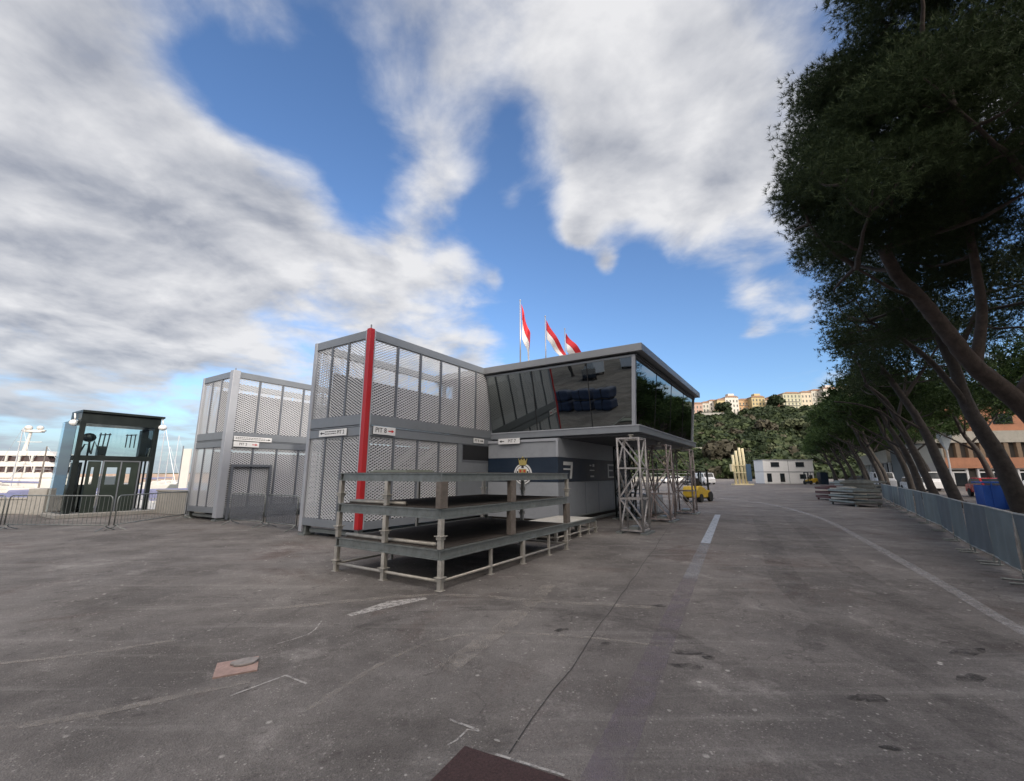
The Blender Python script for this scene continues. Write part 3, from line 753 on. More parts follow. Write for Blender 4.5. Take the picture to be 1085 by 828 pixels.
# short stair by the annex
t = eab('steel_steps', 12.6, 4.0, 'pale steel steps leading up under the glass storey', 'steps')
g = F()
for k in range(7): g.box(.1+k*.2, .34+k*.2, -.9, 0, .18+k*.2, .21+k*.2)
g.build('treads', M['galv_light'], t)
F().bar((0,0,.08),(1.5,0,1.55),.04,.16).bar((0,-.9,.08),(1.5,-.9,1.55),.04,.16).build('stringer', M['galv'], t)
F().bar((1.45,0,0),(1.45,0,2.3),.05).bar((1.45,-.9,0),(1.45,-.9,2.3),.05).bar((.1,0,.3),(.1,0,1.1),.04).bar((.1,0,1.1),(1.45,0,2.3),.04).build('handrail', M['galv'], t)
t = eab('canvas_sheet', 10.6, 4.9, 'pale sheeted pallet standing between the rusty lattice towers', 'pallet')
F().box(0,1.0,-.9,0,0,.12).build('pallet_base', M['wood_post'], t)
g = F().box(.05,.95,-.85,-.05,.125,.9); g.build('wrapped_load', M['wall_light'], t, .12)

# ------------------------------------------------------------------ lift pavilion on the quay edge
t = eab('lift_kiosk', -2.27, -15.06, 'dark framed glass lift kiosk with a flat roof at the quay edge', 'lift kiosk')
Wk, Dk, Hk = 2.62, 1.5, 4.25
F().box(-.35,Wk+.3,-Dk-.2,.45,0,.15).build('step', M['concrete'], t, .02)
F().box(-.06,Wk+.14,-Dk+.1,.16,Hk,Hk+.09).build('roof', M['darkframe'], t)
F().box(-.04,Wk+.04,-Dk,.04,Hk-.45,Hk-.004).build('roof_beam', M['darkframe'], t)
for (x, y) in ((.06,-.06),(Wk-.06,-.06),(.06,-Dk+.06),(Wk-.06,-Dk+.06)):
    F().box(x-.08,x+.08,y-.08,y+.08,.15,Hk-.45).build('post', M['darkframe'], t)
F().box(.14,Wk-.14,-.12,.02,2.3,2.48).box(.14,Wk-.14,-Dk,-Dk+.1,2.3,2.48).box(0,.1,-Dk+.14,-.14,2.3,2.48).box(Wk-.1,Wk,-Dk+.14,-.14,2.3,2.48).build('mid_beam', M['darkframe'], t)
F().box(.15,Wk-.15,-.05,-.035,2.5,Hk-.46).build('front_glass', M['clear'], t)
F().box(.15,Wk-.15,-Dk+.035,-Dk+.05,2.5,Hk-.46).build('rear_glass', M['clear'], t)
F().box(-.12,-.105,-2.3,-.1,.15,Hk-.3).build('side_glass', M['clear'], t)
F().box(-.12,-.02,-.1,-.085,.15,Hk-.3).build('side_glass', M['clear'], t)
F().box(-.1,0,-.14,-.10,Hk-.3,Hk-.26).box(-.1,0,-Dk,-Dk+.05,Hk-.3,Hk-.26).build('glass_bracket', M['galv'], t)
F().box(Wk-.03,Wk-.015,-Dk+.15,-.15,2.5,Hk-.46).build('side_glass', M['clear'], t)
dg = mat('lift_door', (.03,.042,.036), .4, .3, .1, 2)
g = F().box(.95,1.48,-.08,-.02,.15,1.28).box(.95,1.05,-.08,-.02,1.28,2.0).box(1.4,1.48,-.08,-.02,1.28,2.0).box(.95,1.48,-.08,-.02,2.0,2.25); g.build('door_leaf', dg, t)
g = F().box(1.52,2.1,-.09,-.03,.15,1.28).box(1.52,1.7,-.09,-.03,1.28,2.0).box(1.86,2.1,-.09,-.03,1.28,2.0).box(1.52,2.1,-.09,-.03,2.0,2.25); g.build('door_leaf', dg, t)
F().box(.45,.85,-.14,-.06,.15,1.3).box(.45,.56,-.14,-.06,1.3,2.0).box(.66,.85,-.14,-.06,1.3,2.0).box(.45,.85,-.14,-.06,2.0,2.25).build('side_panel', dg, t)
g = F()
for x in (.9,1.5,2.14,2.5): g.bar((x,-.02,.15),(x,-.02,2.28),.045)
g.box(.9,2.14,-.03,0,2.24,2.3); g.build('door_frame', M['mullion'], t)
g = F()
for x in (.3,.55,2.3,2.6): g.bar((x,-.9,.15),(x,-.9,3.4),.06)
g.box(.5,2.3,-2.0,-.7,.2,.3).box(.3,.34,-1.9,-.4,.2,2.2); g.build('shaft_rail', M['darkframe'], t)
g = F(); g.ball((.42,-.5,3.25),.24,12,.8).tube([(.2,-.4,2.6),(.3,-.4,2.95),(.45,-.4,2.95),(.5,-.4,2.6)],.03).tube([(.55,-.45,2.55),(.6,-.45,3.1),(.8,-.45,2.7)],.035).box(.75,1.0,-.7,-.4,2.5,2.9)
for x in (.8,.95,1.1): g.bar((x,-.8,2.5),(x+.05,-.8,3.5),.04)
for x in (1.75,1.9,2.05): g.bar((x,-.8,2.9),(x,-.8,3.5),.035)
g.bar((.8,-.8,3.4),(1.2,-.8,3.45),.04).bar((1.7,-.8,3.45),(2.1,-.8,3.5),.04).box(2.15,2.4,-.7,-.4,2.5,3.7).box(2.4,2.6,-.6,-.4,2.9,3.3).tube([(2.5,-.4,2.5),(2.55,-.4,2.9)],.05)
g.build('machinery', M['darkframe'], t)
for (x, y) in ((-.12,-.5),(Wk+.08,.2)):
    g = F(); g.ball((x,y,Hk-.42),.17,12,.8).bar((x,y,Hk-.25),(x,y-.15,Hk-.02),.05); g.build('lamp', M['white'], t, smooth=True)

# low quay walls
def wall(label, p, q, h, th=.3, m_='concrete', coping=True):
    d = Vector(q)-Vector(p); t = empty('quay_parapet', (p[0],p[1],0), math.atan2(d.y,d.x), label, 'wall', 'low concrete walls at the quay edge')
    MB().box(0,d.length,-th/2,th/2,0,h).build('wall_face', M[m_], t, .02)
    if coping: MB().box(-.03,d.length+.03,-th/2-.04,th/2+.04,h+.002,h+.08).build('coping', M['concrete'], t, .015)
wall('low pale concrete wall at the far left quay edge', (-34,19.6), (-21.0,19.6), .62)
wall('square concrete pier left of the lift kiosk', (-20.9,19.4), (-20.1,19.4), 1.1, .7, coping=False)
wall('grey green concrete block just left of the lift kiosk', (-20.0,19.7), (-19.0,19.7), 1.25, .6, 'olive', False)
wall('concrete wall between the lift kiosk and the smaller mesh cabin', (-16.0,20.1), (-12.6,18.5), .95)

# ------------------------------------------------------------------ crowd barriers on the left
def barrier(p, q, label, infill=None, h=1.05):
    p = Vector(p); q = Vector(q); d = q-p; Lb = d.length
    t = empty('crowd_barrier', (p.x,p.y,0), math.atan2(d.y,d.x), label, 'barrier', 'grey crowd barriers near the cabins')
    r = .12
    MB().tube([(0.02,0,.16),(0.02,0,h-r),(.05,0,h-.04),(r,0,h),(Lb-r,0,h),(Lb-.05,0,h-.04),(Lb-.02,0,h-r),(Lb-.02,0,.16)], .019, 8).tube([(.02,0,.17),(Lb-.02,0,.17)], .016).build('frame', M['galv'], t, smooth=True)
    g = MB(); n = int(Lb/.145)
    for k in range(1, n): g.tube([(Lb*k/n,0,.17),(Lb*k/n,0,h)], .007, 5, False)
    g.build('bars', M['galv'], t)
    for x in (.12, Lb-.12):
        MB().tube([(x,-.3,.01),(x,-.05,.10),(x,0,.17)], .014, 6).tube([(x,.3,.01),(x,.05,.10),(x,0,.17)], .014, 6).build('foot', M['galv'], t)
    if infill: MB().box(.05,Lb-.05,-.024,-.021,.2,h-.04).build('scrim', M[infill], t)
    return t
barrier((-19.2,13.9), (-15.95,13.95), 'grey crowd barrier partly cut by the left edge of the photo')
barrier((-15.85,13.94), (-12.38,13.75), 'long grey crowd barrier in front of the lift kiosk')
barrier((-12.3,13.8), (-12.9,17.6), 'grey crowd barrier running back towards the mesh cabin with pale post')
barrier((-9.9,15.6), (-8.2,14.75), 'grey barrier with thin dark scrim in front of the portal frame', 'scrim_left')
barrier((-8.1,14.7), (-6.55,13.6), 'grey barrier with thin dark scrim next to the left edge of the large cabin', 'scrim_left')

# ------------------------------------------------------------------ scrim covered barrier line on the right
fence = [(6.9,5.3),(8.17,7.25),(9.35,8.75),(10.3,10.1),(11.6,11.75),(13.2,13.7),(14.7,15.8),(16.3,17.9),(17.8,20.0),(19.4,22.1),(20.9,24.2),(22.5,26.3),(24.1,28.5),(25.7,30.6)]
ordn = ['nearest','second','third','fourth','fifth','sixth','seventh','eighth','ninth','tenth','eleventh','twelfth','thirteenth']
for i in range(len(fence)-1):
    p = Vector(fence[i]); q = Vector(fence[i+1]); d = q-p; Lb = d.length; n = Vector((-d.y,d.x)).normalized()
    t = empty('scrim_barrier', (p.x,p.y,0), math.atan2(d.y,d.x), 'blue grey cloth covered barrier on the right, %s from the camera' % ordn[i], 'barrier', 'cloth covered barriers in a line below the pines')
    MB().tube([(.02,0,.12),(.02,0,1.08),(Lb-.02,0,1.08),(Lb-.02,0,.12)], .019, 8).build('frame', M['galv_light'], t, smooth=True)
    MB().tube([(.02,0,.15),(Lb-.02,0,.15)], .024, 8).build('bottom_rail', M['galv_light'], t, smooth=True)
    for x in (.18, Lb-.18):
        MB().tube([(x,.26,.02),(x,-.05,.02)], .016, 6).tube([(x,0,.02),(x,0,.16)], .016, 6).build('foot', M['galv'], t)
    # cloth with shallow folds
    g = MB(); nu, nv = 22, 8
    for b_ in range(nv+1):
        for a_ in range(nu+1):
            u, v = a_/nu, b_/nv
            y = .026+.012*math.sin(u*17+i*2+v*2)+.015*math.sin(v*3.1)*math.sin(u*5+i)
            g.v.append((.03+u*(Lb-.06), y, .17+.90*v))
            if a_ and b_: k = b_*(nu+1)+a_; g.f.append((k-nu-2,k-nu-1,k,k-1))
    g.build('cloth', M['scrim'] if i % 2 else M['scrim2'], t, smooth=True)

# things just behind the barriers
t = empty('blue_container', (23.4,20.9,0), R(-32), 'blue steel bin behind the cloth covered barriers', 'bin')
g = MB().box(-.9,.9,-.6,.6,.1,1.2); g.build('body', M['bluepaint'], t, .02)
MB().box(-.94,.94,-.64,.64,1.3,1.36).build('rim', M['bluepaint'], t)
g = MB()
for x in (-.6,-.2,.2,.6): g.box(x-.03,x+.03,-.64,-.603,.15,1.28)
g.build('rib', M['bluepaint'], t)
t = empty('grey_cabinet', (18.45,14.15,0), R(-28), 'grey green steel cabinet behind the barriers at the right edge', 'cabinet')
MB().box(-.85,.9,-.4,.4,.06,1.32).build('body', M['olive'], t, .015); MB().box(-.88,.93,-.43,.43,1.322,1.37).build('top', M['olive'], t)
MB().box(-.75,-.02,-.415,-.403,.15,1.25).box(.03,.8,-.415,-.403,.15,1.25).build('door', M['olive'], t); MB().box(-.72,-.68,-.43,-.416,.65,.8).build('handle', M['darkframe'], t)

def car(x, y, rz, body, label, van=False):
    t = empty('parked_van' if van else 'parked_car', (x,y,0), rz, label, 'van' if van else 'car', 'vehicles parked along the road')
    prof = [(-2.1,.3),(-2.15,.75),(-1.3,.92),(-.75,1.42),(.9,1.45),(1.6,1.0),(2.1,.92),(2.15,.35)] if not van else [(-2.4,.3),(-2.45,1.0),(-1.8,1.25),(-1.3,1.95),(2.3,2.0),(2.4,.35)]
    MB().prism(prof, 1, -.85, .85).build('body', body, t, .06)
    wp = [(-1.22,.95),(-.74,1.36),(.85,1.38),(1.45,1.0)] if not van else [(-1.72,1.3),(-1.3,1.85),(-.3,1.85),(-.3,1.3)]
    MB().prism(wp, 1, -.856, .856).build('side_window', M['carglass'], t)
    ws = [(-1.33,.96),(-.80,1.40),(-.77,1.38),(-1.28,.93)] if not van else [(-1.84,1.3),(-1.36,1.9),(-1.32,1.88),(-1.78,1.26)]
    MB().prism(ws, 1, -.72, .72).build('windscreen', M['carglass'], t)
    for px_ in (-1.35,1.35):
        for py_ in (-.8,.8): MB().disc((px_,py_,.32),(0,1,0),.32,.2,16).build('wheel', M['rubber'], t)
    for py_ in (-.6,.6): MB().box(-2.19,-2.1,py_-.15,py_+.15,.62,.76).build('headlight', M['white'], t)
car(24.5,19.6, R(200), M['carwhite'], 'white car behind the barriers between blue bin and grey cabinet')

# deck stacks further along the road
def stack(x, y, rz, w, l, n, m1, m2, label, grp='piles of stage parts beside the pines', z0=.0):
    t = empty('stage_pile', (x,y,0), rz, label, 'pile', grp)
    for k in range(n):
        z = .14+k*.29
        MB().box(0,w,0,l,z,z+.05).build('deck_board', m2, t)
        MB().bar((0,0,z+.10),(w,0,z+.10),.05,.10).bar((0,l,z+.10),(w,l,z+.10),.05,.10).bar((0,.03,z+.10),(0,l-.03,z+.10),.05,.10).bar((w,.03,z+.10),(w,l-.03,z+.10),.05,.10).build('frame', m1, t)
    for (px_, py_) in ((.1,.1),(w-.1,.1),(.1,l-.1),(w-.1,l-.1)): MB().box(px_-.05,px_+.05,py_-.05,py_+.05,0,.12).build('foot', m1, t)
    MB().box(.2,w*.7,.3,l*.8,.14+n*.29-.1,.14+n*.29-.05).build('top_sheet', m1, t)
stack(18.3,23.6, R(-8), 1.3, 2.4, 3, M['galv'], M['plydark'], 'nearest grey green pile of stage frames against the barriers')
stack(20.1,26.4, R(-8), 1.0, 1.8, 3, M['galv_light'], M['galv'], 'light grey pile of stage frames just left of the nearest pile')
stack(21.0,29.2, R(-10), 1.5, 1.8, 3, M['crate_red'], M['crate_red'], 'dull red crate like pile of frames, leftmost by the pines')
stack(23.9,32.0, R(-20), 2.0, 2.2, 4, M['galv'], M['plydark'], 'grey pile of stage frames behind the red one')
stack(28.3,37.5, R(-20), 3.0, 2.2, 4, M['galv'], M['galv'], 'farthest grey pile of stage frames under the pines')

# ------------------------------------------------------------------ forklifts
def forklift(x, y, rz, sc, label):
    t = empty('forklift', (x,y,0), rz, label, 'forklift', 'yellow forklifts on the road'); t.scale = (sc,sc,sc)
    # local: forks towards -x
    MB().prism([(-.9,.35),(-.9,.75),(-.2,.8),(.1,.95),(.55,1.05),(1.15,1.0),(1.32,.75),(1.32,.4),(1.1,.28),(-.6,.28)], 1, -.5, .5).build('body', M['yellow'], t, .05)
    MB().prism([(.6,.3),(.6,1.08),(1.2,1.04),(1.36,.8),(1.38,.34)], 1, -.53, .53).build('counterweight', M['yellow'], t, .05)
    g = MB()
    for yy in (-.46,.46):
        g.bar((-.75,yy,.75),(-.45,yy,2.05),.06).bar((.55,yy,1.05),(.5,yy,2.05),.06).bar((-.45,yy,2.05),(.5,yy,2.05),.06)
    for k in range(6): g.bar((-.42+k*.18,-.46,2.06),(-.42+k*.18,.46,2.06),.03)
    g.build('overhead_guard', M['darkframe'], t)
    MB().box(-.1,.35,-.25,.25,.98,1.12).box(.3,.42,-.25,.25,1.1,1.6).build('seat', M['rubber'], t, .03)
    MB().tube([(-.5,0,.9),(-.3,0,1.25)],.025).disc((-.28,0,1.28),(-.5,0,.9),.17,.03).build('steering_wheel', M['rubber'], t)
    g = MB()
    for yy in (-.3,.3): g.bar((-1.05,yy,.15),(-1.05,yy,2.1),.09,.12)
    g.bar((-1.05,-.3,2.05),(-1.05,.3,2.05),.08).bar((-1.05,-.3,1.1),(-1.05,.3,1.1),.08).box(-1.16,-1.1,-.45,.45,.2,.55); g.build('mast', M['darkframe'], t)
    for yy in (-.25,.25): MB().box(-2.0,-1.1,yy-.06,yy+.06,.12,.17).build('fork', M['darkframe'], t)
    for xx, rr in ((-.72,.34),(.92,.28)):
        for yy in (-.5,.5): MB().disc((xx,yy,rr),(0,1,0),rr,.2,18).disc((xx,yy*1.2,rr),(0,1,0),rr*.5,.02,12).build('wheel', M['rubber'], t)
forklift(12.0,28.4, R(-135), .92, 'yellow forklift parked just beyond the lattice towers')
forklift(52.0,76.5, R(25), 1.0, 'small distant yellow forklift before the white two storey cabin')

# ------------------------------------------------------------------ white two-storey cabin far down the road
t = empty('site_cabin', (46.4,80.6,0), R(0), 'distant white two storey site cabin with dark windows down the road', 'cabin')
MB().box(0,9.3,0,3,.05,2.15).build('lower_unit', M['white'], t, .03); MB().box(-.0,9.3,0,3,2.2,4.3).build('upper_unit', M['white'], t, .03)
MB().box(-.1,9.4,-.1,3.1,4.302,4.42).build('roof', M['wall_light'], t)
for x in (1.45,6.05): 
    f = MB().box(x,x+1.55,-.03,-.002,3.1,3.95).build('window', M['carglass'], t); MB().box(x-.06,x+1.61,-.05,-.032,3.02,3.10).build('sill', M['wall_light'], f)
for x in (.55,2.95): MB().box(x,x+.85,-.03,-.002,.35,1.9).build('door', M['carglass'], t)
MB().box(6.6,7.7,-.03,-.002,.9,1.75).build('window', M['carglass'], t)
MB().box(4.62,4.68,-.02,-.002,.1,4.25).box(0,9.3,-.025,-.006,2.12,2.22).build('joint', M['mullion'], t)
t = empty('blue_cabinet', (54.3,76.6,0), 0, 'dark navy box standing at the right end of the distant white cabin', 'box')
MB().box(-.65,.65,-.5,.5,0,2.0).build('body', M['navy'], t, .02); MB().box(-.7,.7,-.55,.55,2.002,2.08).build('lid', M['navy'], t); MB().box(-.5,.5,-.52,-.503,.2,1.8).build('door', M['navy'], t)

# cream upright columns with a blue board
t = empty('column_rack', (37.3,72.5,0), 0, 'rack of tall cream columns with a blue board beside the road', 'column rack')
for x, z, dx in ((-.3,4.9,-.15),(.35,5.6,-.25),(.95,6.1,-.25),(1.5,6.0,-.25)):
    MB().tube([(x,0,.2),(x+dx,0,z)], .2, 10).build('column', M['cream'], t, smooth=True)
MB().box(1.35,2.15,-.5,-.4,.6,3.4).build('blue_board', mat('board_blue',(.05,.10,.17),.5), t)
MB().box(-.8,2.3,-.6,.6,0,.2).bar((-.6,-.35,2.0),(2.0,-.35,2.0),.12).bar((-.6,-.35,3.2),(1.8,-.35,3.2),.12).box(-.95,-.55,-.3,.3,2.2,3.4).build('cradle', M['cream'], t)

# ------------------------------------------------------------------ distance along the road
car(34.6,78, R(80), M['carwhite'], 'white van parked beyond the forklift in the distance', True)
car(38,88, R(85), M['carwhite'], 'white van far off left of the cream columns', True)
car(30,74, R(75), M['cardark'], 'dark car parked far off beyond the forklift')
car(31.5,86, R(10), M['carwhite'], 'white car far off near the foot of the wooded hill')
car(66,83, R(100), M['cardark'], 'dark car under the far end of the pines')
car(46.5,55.0, R(60), M['carwhite'], 'white van behind the trunks at the middle of the pine row', True)
car(40.5,44, R(60), M['carwhite'], 'white car behind the trunks right of the pile of stage frames')
car(52.5,62.0, R(60), M['carwhite'], 'white car between the farther trunks of the pine row')
car(36.5,33.5, R(60), M['carred'], 'red car parked in front of the orange building')
car(44.5,46.5, R(60), M['carwhite'], 'white van parked before the dark grey shed', True)
for i in range(6):
    x = 22+i*3.4
    t = empty('guard_wall', (x, 100+i*.5, 0), 0, 'far grey concrete barrier under the hill, %s from the left' % ['first','second','third','fourth','fifth','sixth'][i], 'road barrier', 'concrete barriers across the far end of the road')
    MB().prism([(-.3,0),(.3,0),(.12,.35),(.08,1.1),(-.08,1.1),(-.12,.35)], 0, 0, 3.2).build('block', M['concrete'], t)
    MB().tube([(0,0,1.2),(3.2,0,1.2)], .05).bar((.1,0,1.1),(.1,0,1.9),.05).bar((3.1,0,1.1),(3.1,0,1.9),.05).tube([(0,0,1.9),(3.2,0,1.9)], .04).build('rail', M['galv'], t)

# ------------------------------------------------------------------ buildings to the right of the pines
fac_orange = mat('ochre_facade', (.42,.20,.12), .85, 0, .15, .8, dirt=.2)
fac_pale = mat('pale_concrete_facade', (.42,.40,.35), .85, 0, .12, .8, dirt=.3)
fac_shadow = mat('recess_shade', (.05,.045,.04), .8)  # dark tone carries the shade of the set-back storeys
rib = mat('rib_brown', (.22,.16,.11), .85)
t = empty('terrace_building', (62.0,64,0), R(-9), 'long terraced building with orange bands and white framed shopfronts behind the pines', 'building')
La = 48
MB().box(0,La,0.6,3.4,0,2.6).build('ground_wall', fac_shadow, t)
MB().box(0,La,0,.6,2.6,4.1).build('orange_band', fac_orange, t)
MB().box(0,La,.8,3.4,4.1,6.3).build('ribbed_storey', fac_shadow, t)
MB().box(0,La,.2,3.4,6.302,8.0).build('planter_storey', fac_pale, t)
MB().box(0,La,2.5,3.4,8.002,12.0).build('upper_storey', fac_orange, t)
MB().box(0,La,2.2,3.4,12.002,13.0).build('parapet', fac_pale, t)
for k in range(30): MB().box(.3+k*1.55, .85+k*1.55, .3, .8, 4.1, 6.3).build('concrete_rib', rib, t)
for k in range(10):
    x = .6+k*5
    f = MB().box(x,x+.25,.3,.55,0,2.6).box(x+3.6,x+3.85,.3,.55,0,2.6).box(x+.25,x+3.6,.3,.55,1.95,2.12).box(x+1.8,x+1.98,.3,.55,0,1.95).box(x+.25,x+3.6,.3,.55,2.42,2.6).build('shopfront', M['white'], t)
    MB().box(x+.25,x+3.6,.42,.44,.1,1.9).build('pane', M['carglass'], f)
    if k % 2 == 0: MB().box(x,x+2.6,2.42,2.497,9.2,10.8).build('window', M['carglass'], t)
t = empty('grey_shed', (52.6,58,0), R(-4), 'plain dark grey gabled shed behind the pine trunks', 'shed')
MB().prism([(0,0),(0,5.0),(2.2,5.7),(4.6,5.0),(4.6,0)], 1, 0, 2.5).build('walls', mat('shed_grey', (.15,.17,.18), .7, 0, .1, .6), t)
MB().box(2.1,2.3,-.1,2.6,5.7,5.8).build('ridge', M['mullion'], t); MB().box(1.2,3.4,-.03,-.002,0,3.2).build('door', M['mullion'], t)
t = empty('white_canopy', (48.2,48,0), R(20), 'pointed white fabric canopy on a mast between the pine trunks', 'canopy')
g = MB(); g.tube([(0,0,4.3),(0,0,5.8),(0,0,6.6)], [.08,.7,.6], 4); g.build('fabric', mat('canopy_cloth', (.62,.70,.76), .7), t)
MB().tube([(0,0,0),(0,0,4.4)], .09, 8).build('mast', M['white'], t)
t = eab('pale_pavilion_row', 74, 21, 'low white framed building far off behind the end of the pine row', 'building')
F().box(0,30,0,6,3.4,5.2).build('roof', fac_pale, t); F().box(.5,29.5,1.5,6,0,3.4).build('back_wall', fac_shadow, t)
for k in range(9): F().box(.3+k*3.6,.6+k*3.6,.1,.4,0,3.4).build('column', M['white'], t)

# ------------------------------------------------------------------ boats
def at(px, Y, z=0):   # plan position for a column of the photograph at a distance
    return ((px-542.5)/455*Y, Y, z)
t = empty('motor_yacht', (-68.3,62,-1.6), R(8), 'big white motor yacht with stacked decks moored beyond the quay wall', 'yacht')
def rbox(g, x0, x1, w, z0, z1, rake=.8, taper=.9):
    g.quadhex([(x0,-w,z0),(x1,-w*taper,z0),(x1,w*taper,z0),(x0,w,z0),(x0,-w*.97,z1),(x1-rake,-w*taper*.95,z1),(x1-rake,w*taper*.95,z1),(x0,w*.97,z1)])
g = MB(); g.prism([(-22,0),(-22,3.4),(9,3.8),(14,4.2),(10.5,0)], 1, -3.4, 3.4); g.build('hull', M['boat_white'], t, .3)
t.scale = (.74,.74,.74)
decks_ = [(-20,6.2,3.1,3.9,6.3),(-18,5.4,2.8,6.4,8.2)]
g = MB(); rbox(g,-20,6.4,3.1,3.85,4.9); rbox(g,-20,6.6,3.2,5.9,6.35); g.build('main_deck', M['boat_white'], t, .08)
g = MB(); rbox(g,-19.5,6.0,3.0,4.9,5.9); g.build('deck_windows', M['boat_glass'], t)
g = MB(); rbox(g,-18,5.3,2.7,6.36,6.9); rbox(g,-18.5,5.4,2.9,7.9,8.5); g.build('bridge_deck', M['boat_white'], t, .08)
g = MB(); rbox(g,-17.5,4.9,2.6,6.9,7.9); g.build('bridge_windows', M['boat_glass'], t)
g = MB(); rbox(g,-17.5,4.6,2.62,8.5,8.8,.4); g.build('sun_deck', M['boat_white'], t, .05)
g = MB()
for k in range(16): g.box(-18+k*1.5,-17.8+k*1.5,-3.22,-3.08,4.9,5.9)
for k in range(10): g.box(-17+k*2.1,-16.7+k*2.1,-2.8,-2.6,6.9,7.9)
g.build('window_post', M['boat_white'], t)
g = MB(); g.tube([(-1.8,0,8.8),(-1.3,0,13.0)], [.35,.2], 8).box(-3.2,.9,-.12,.12,10.6,10.7); g.build('mast', M['boat_white'], t)
g = MB(); g.ball((-1.9,0,13.4),.62,12,.8).ball((.1,0,13.4),.55,12,.8).box(-2.3,.6,-.5,.5,12.5,12.75).box(-2.8,1.0,-.3,.3,12.7,13.0); g.build('radar_dome', M['boat_white'], t, smooth=True)
def boat(x, y, rz, L_, cover, label, z=-1.6):
    t = empty('motor_boat', (x,y,z), rz, label, 'boat', 'small boats moored beyond the quay wall')
    MB().prism([(-L_/2,0),(-L_/2,1.1),(L_/2+.5,1.5),(L_/2-.6,0)], 1, -1.4, 1.4).build('hull', M['boat_white'], t, .12)
    MB().prism([(-L_/2+.4,1.12),(-L_/2+.8,2.1),(L_/8,2.2),(L_/3,1.3)], 1, -1.15, 1.15).build('cover', cover, t, .1)
    MB().tube([(L_/4,1.2,1.4),(L_/4,1.2,1.9),(L_/2,.2,2.0),(L_/4,-1.2,1.9)], .025, 6).build('rail', M['pole'], t)
boat(-31.5,26.2, R(5), 8, M['boat_blue'], 'boat with a lilac blue cover at the far left behind the low wall')
boat(-23.3,25.4, R(-4), 7.5, M['boat_white'], 'white boat with a pale cover left of the lift kiosk')
boat(-36,36, R(4), 9, M['boat_blue'], 'blue covered boat in front of the big yacht')
boat(-27.5,36, R(-6), 9, M['boat_blue'], 'blue covered boat seen through the left side glass of the lift kiosk')
boat(-62,110, R(10), 9, M['boat_white'], 'small distant white boat right of the lift kiosk')
def sail(px, Y, h, label, col='pole'):
    x, y, _ = at(px, Y); t = empty('sailing_boat', (x,y,-1.6), R(random.uniform(-20,20)), label, 'sailing boat', 'sailing boats across the harbour')
    MB().prism([(-4,0),(-4.3,1.2),(5,1.4),(3.8,0)], 1, -1.3, 1.3).build('hull', M['boat_white'], t, .15)
    MB().box(-2,1.6,-.8,.8,1.3,1.8).build('coachroof', M['boat_white'], t, .1)
    MB().tube([(.6,0,1.3),(.6,0,h)], [.10,.06], 6).build('mast', M[col], t)
    MB().tube([(.6,0,2.4),(-3.2,0,2.5)], .12, 8).build('boom', M['boat_blue'], t)
    MB().tube([(.6,0,h),(4.9,0,1.4)], .02, 4).tube([(.6,0,h),(-4,0,1.3)], .02, 4).tube([(-.2,0,h*.6),(1.4,0,h*.6)], .03, 4).build('rigging', M['pole'], t)
sail(20, 58, 9.5, 'sailing boat whose pale mast stands in front of the big yacht')
sail(47, 50, 6.5, 'sailing boat with a short reddish mast in front of the yacht', 'wood_post')
sail(172, 90, 13, 'sailing boat with a tall mast right of the lift kiosk')
sail(188, 120, 14, 'sailing boat with a tall mast between the kiosk and the smaller mesh cabin')
sail(180, 105, 10, 'sailing boat with a shorter mast between the kiosk and the smaller mesh cabin')
x, y, _ = at(202, 60)
t = empty('banner_mast', (x,y,0), 0, 'slim white banner tower just left of the smaller mesh cabin', 'banner')
MB().box(-.55,.55,-.1,.1,-1,5.2).build('banner', M['boat_white'], t); MB().tube([(-.7,0,-1.6),(-.7,0,5.6)], .07).build('mast', M['mullion'], t)

# ------------------------------------------------------------------ trees
def needle_mesh(name, centers, radii, per, K, Ln, Wn, m_, flat=.62):
    """clumps of needle tufts; centers (n,3), radii (n,)"""
    V = []; 
    for c, r_ in zip(centers, radii):
        n = int(per*(r_**2)/1.0)
        d = rng.normal(size=(n,3)); d /= np.linalg.norm(d, axis=1)[:,None]
        rad = r_*rng.uniform(.12,.92,size=(n,1))**.55
        lump = 1+.22*np.sin(d[:,0:1]*5+c[0])*np.cos(d[:,1:2]*4+c[1])+.12*np.sin(d[:,2:3]*9+c[2])
        P = c+d*rad*lump*np.array([1,1,flat])
        out = np.repeat(d, K, axis=0)*.7+rng.normal(size=(n*K,3))*.75; out[:,2] += .35
        out /= np.linalg.norm(out, axis=1)[:,None]
        P2 = np.repeat(P, K, axis=0)
        side = np.cross(out, rng.normal(size=(n*K,3))); side /= np.linalg.norm(side, axis=1)[:,None]
        ln = Ln*rng.uniform(.6,1.2,size=(n*K,1)); w = Wn*rng.uniform(.7,1.3,size=(n*K,1))
        tri = np.stack([P2-side*w/2, P2+side*w/2, P2+out*ln], axis=1)
        V.append(tri.reshape(-1,3))
    V = np.concatenate(V); nt_ = len(V)//3
    me = bpy.data.meshes.new(name); me.vertices.add(len(V)); me.vertices.foreach_set('co', V.astype(np.float32).ravel())
    me.loops.add(len(V)); me.loops.foreach_set('vertex_index', np.arange(len(V), dtype=np.int32))
    me.polygons.add(nt_); me.polygons.foreach_set('loop_start', np.arange(0, len(V), 3, dtype=np.int32))
    me.update(calc_edges=True); me.materials.append(m_)
    return me
def path(pts, amp=.0, n=5):
    q = spline(pts, n)
    return [p+Vector((random.uniform(-amp,amp),random.uniform(-amp,amp),random.uniform(-amp,amp))) if 0 < i < len(q)-1 else p for i, p in enumerate(q)]
def taper(n, r0, r1): return [r0+(r1-r0)*(i/(n-1))**.8 for i in range(n)]
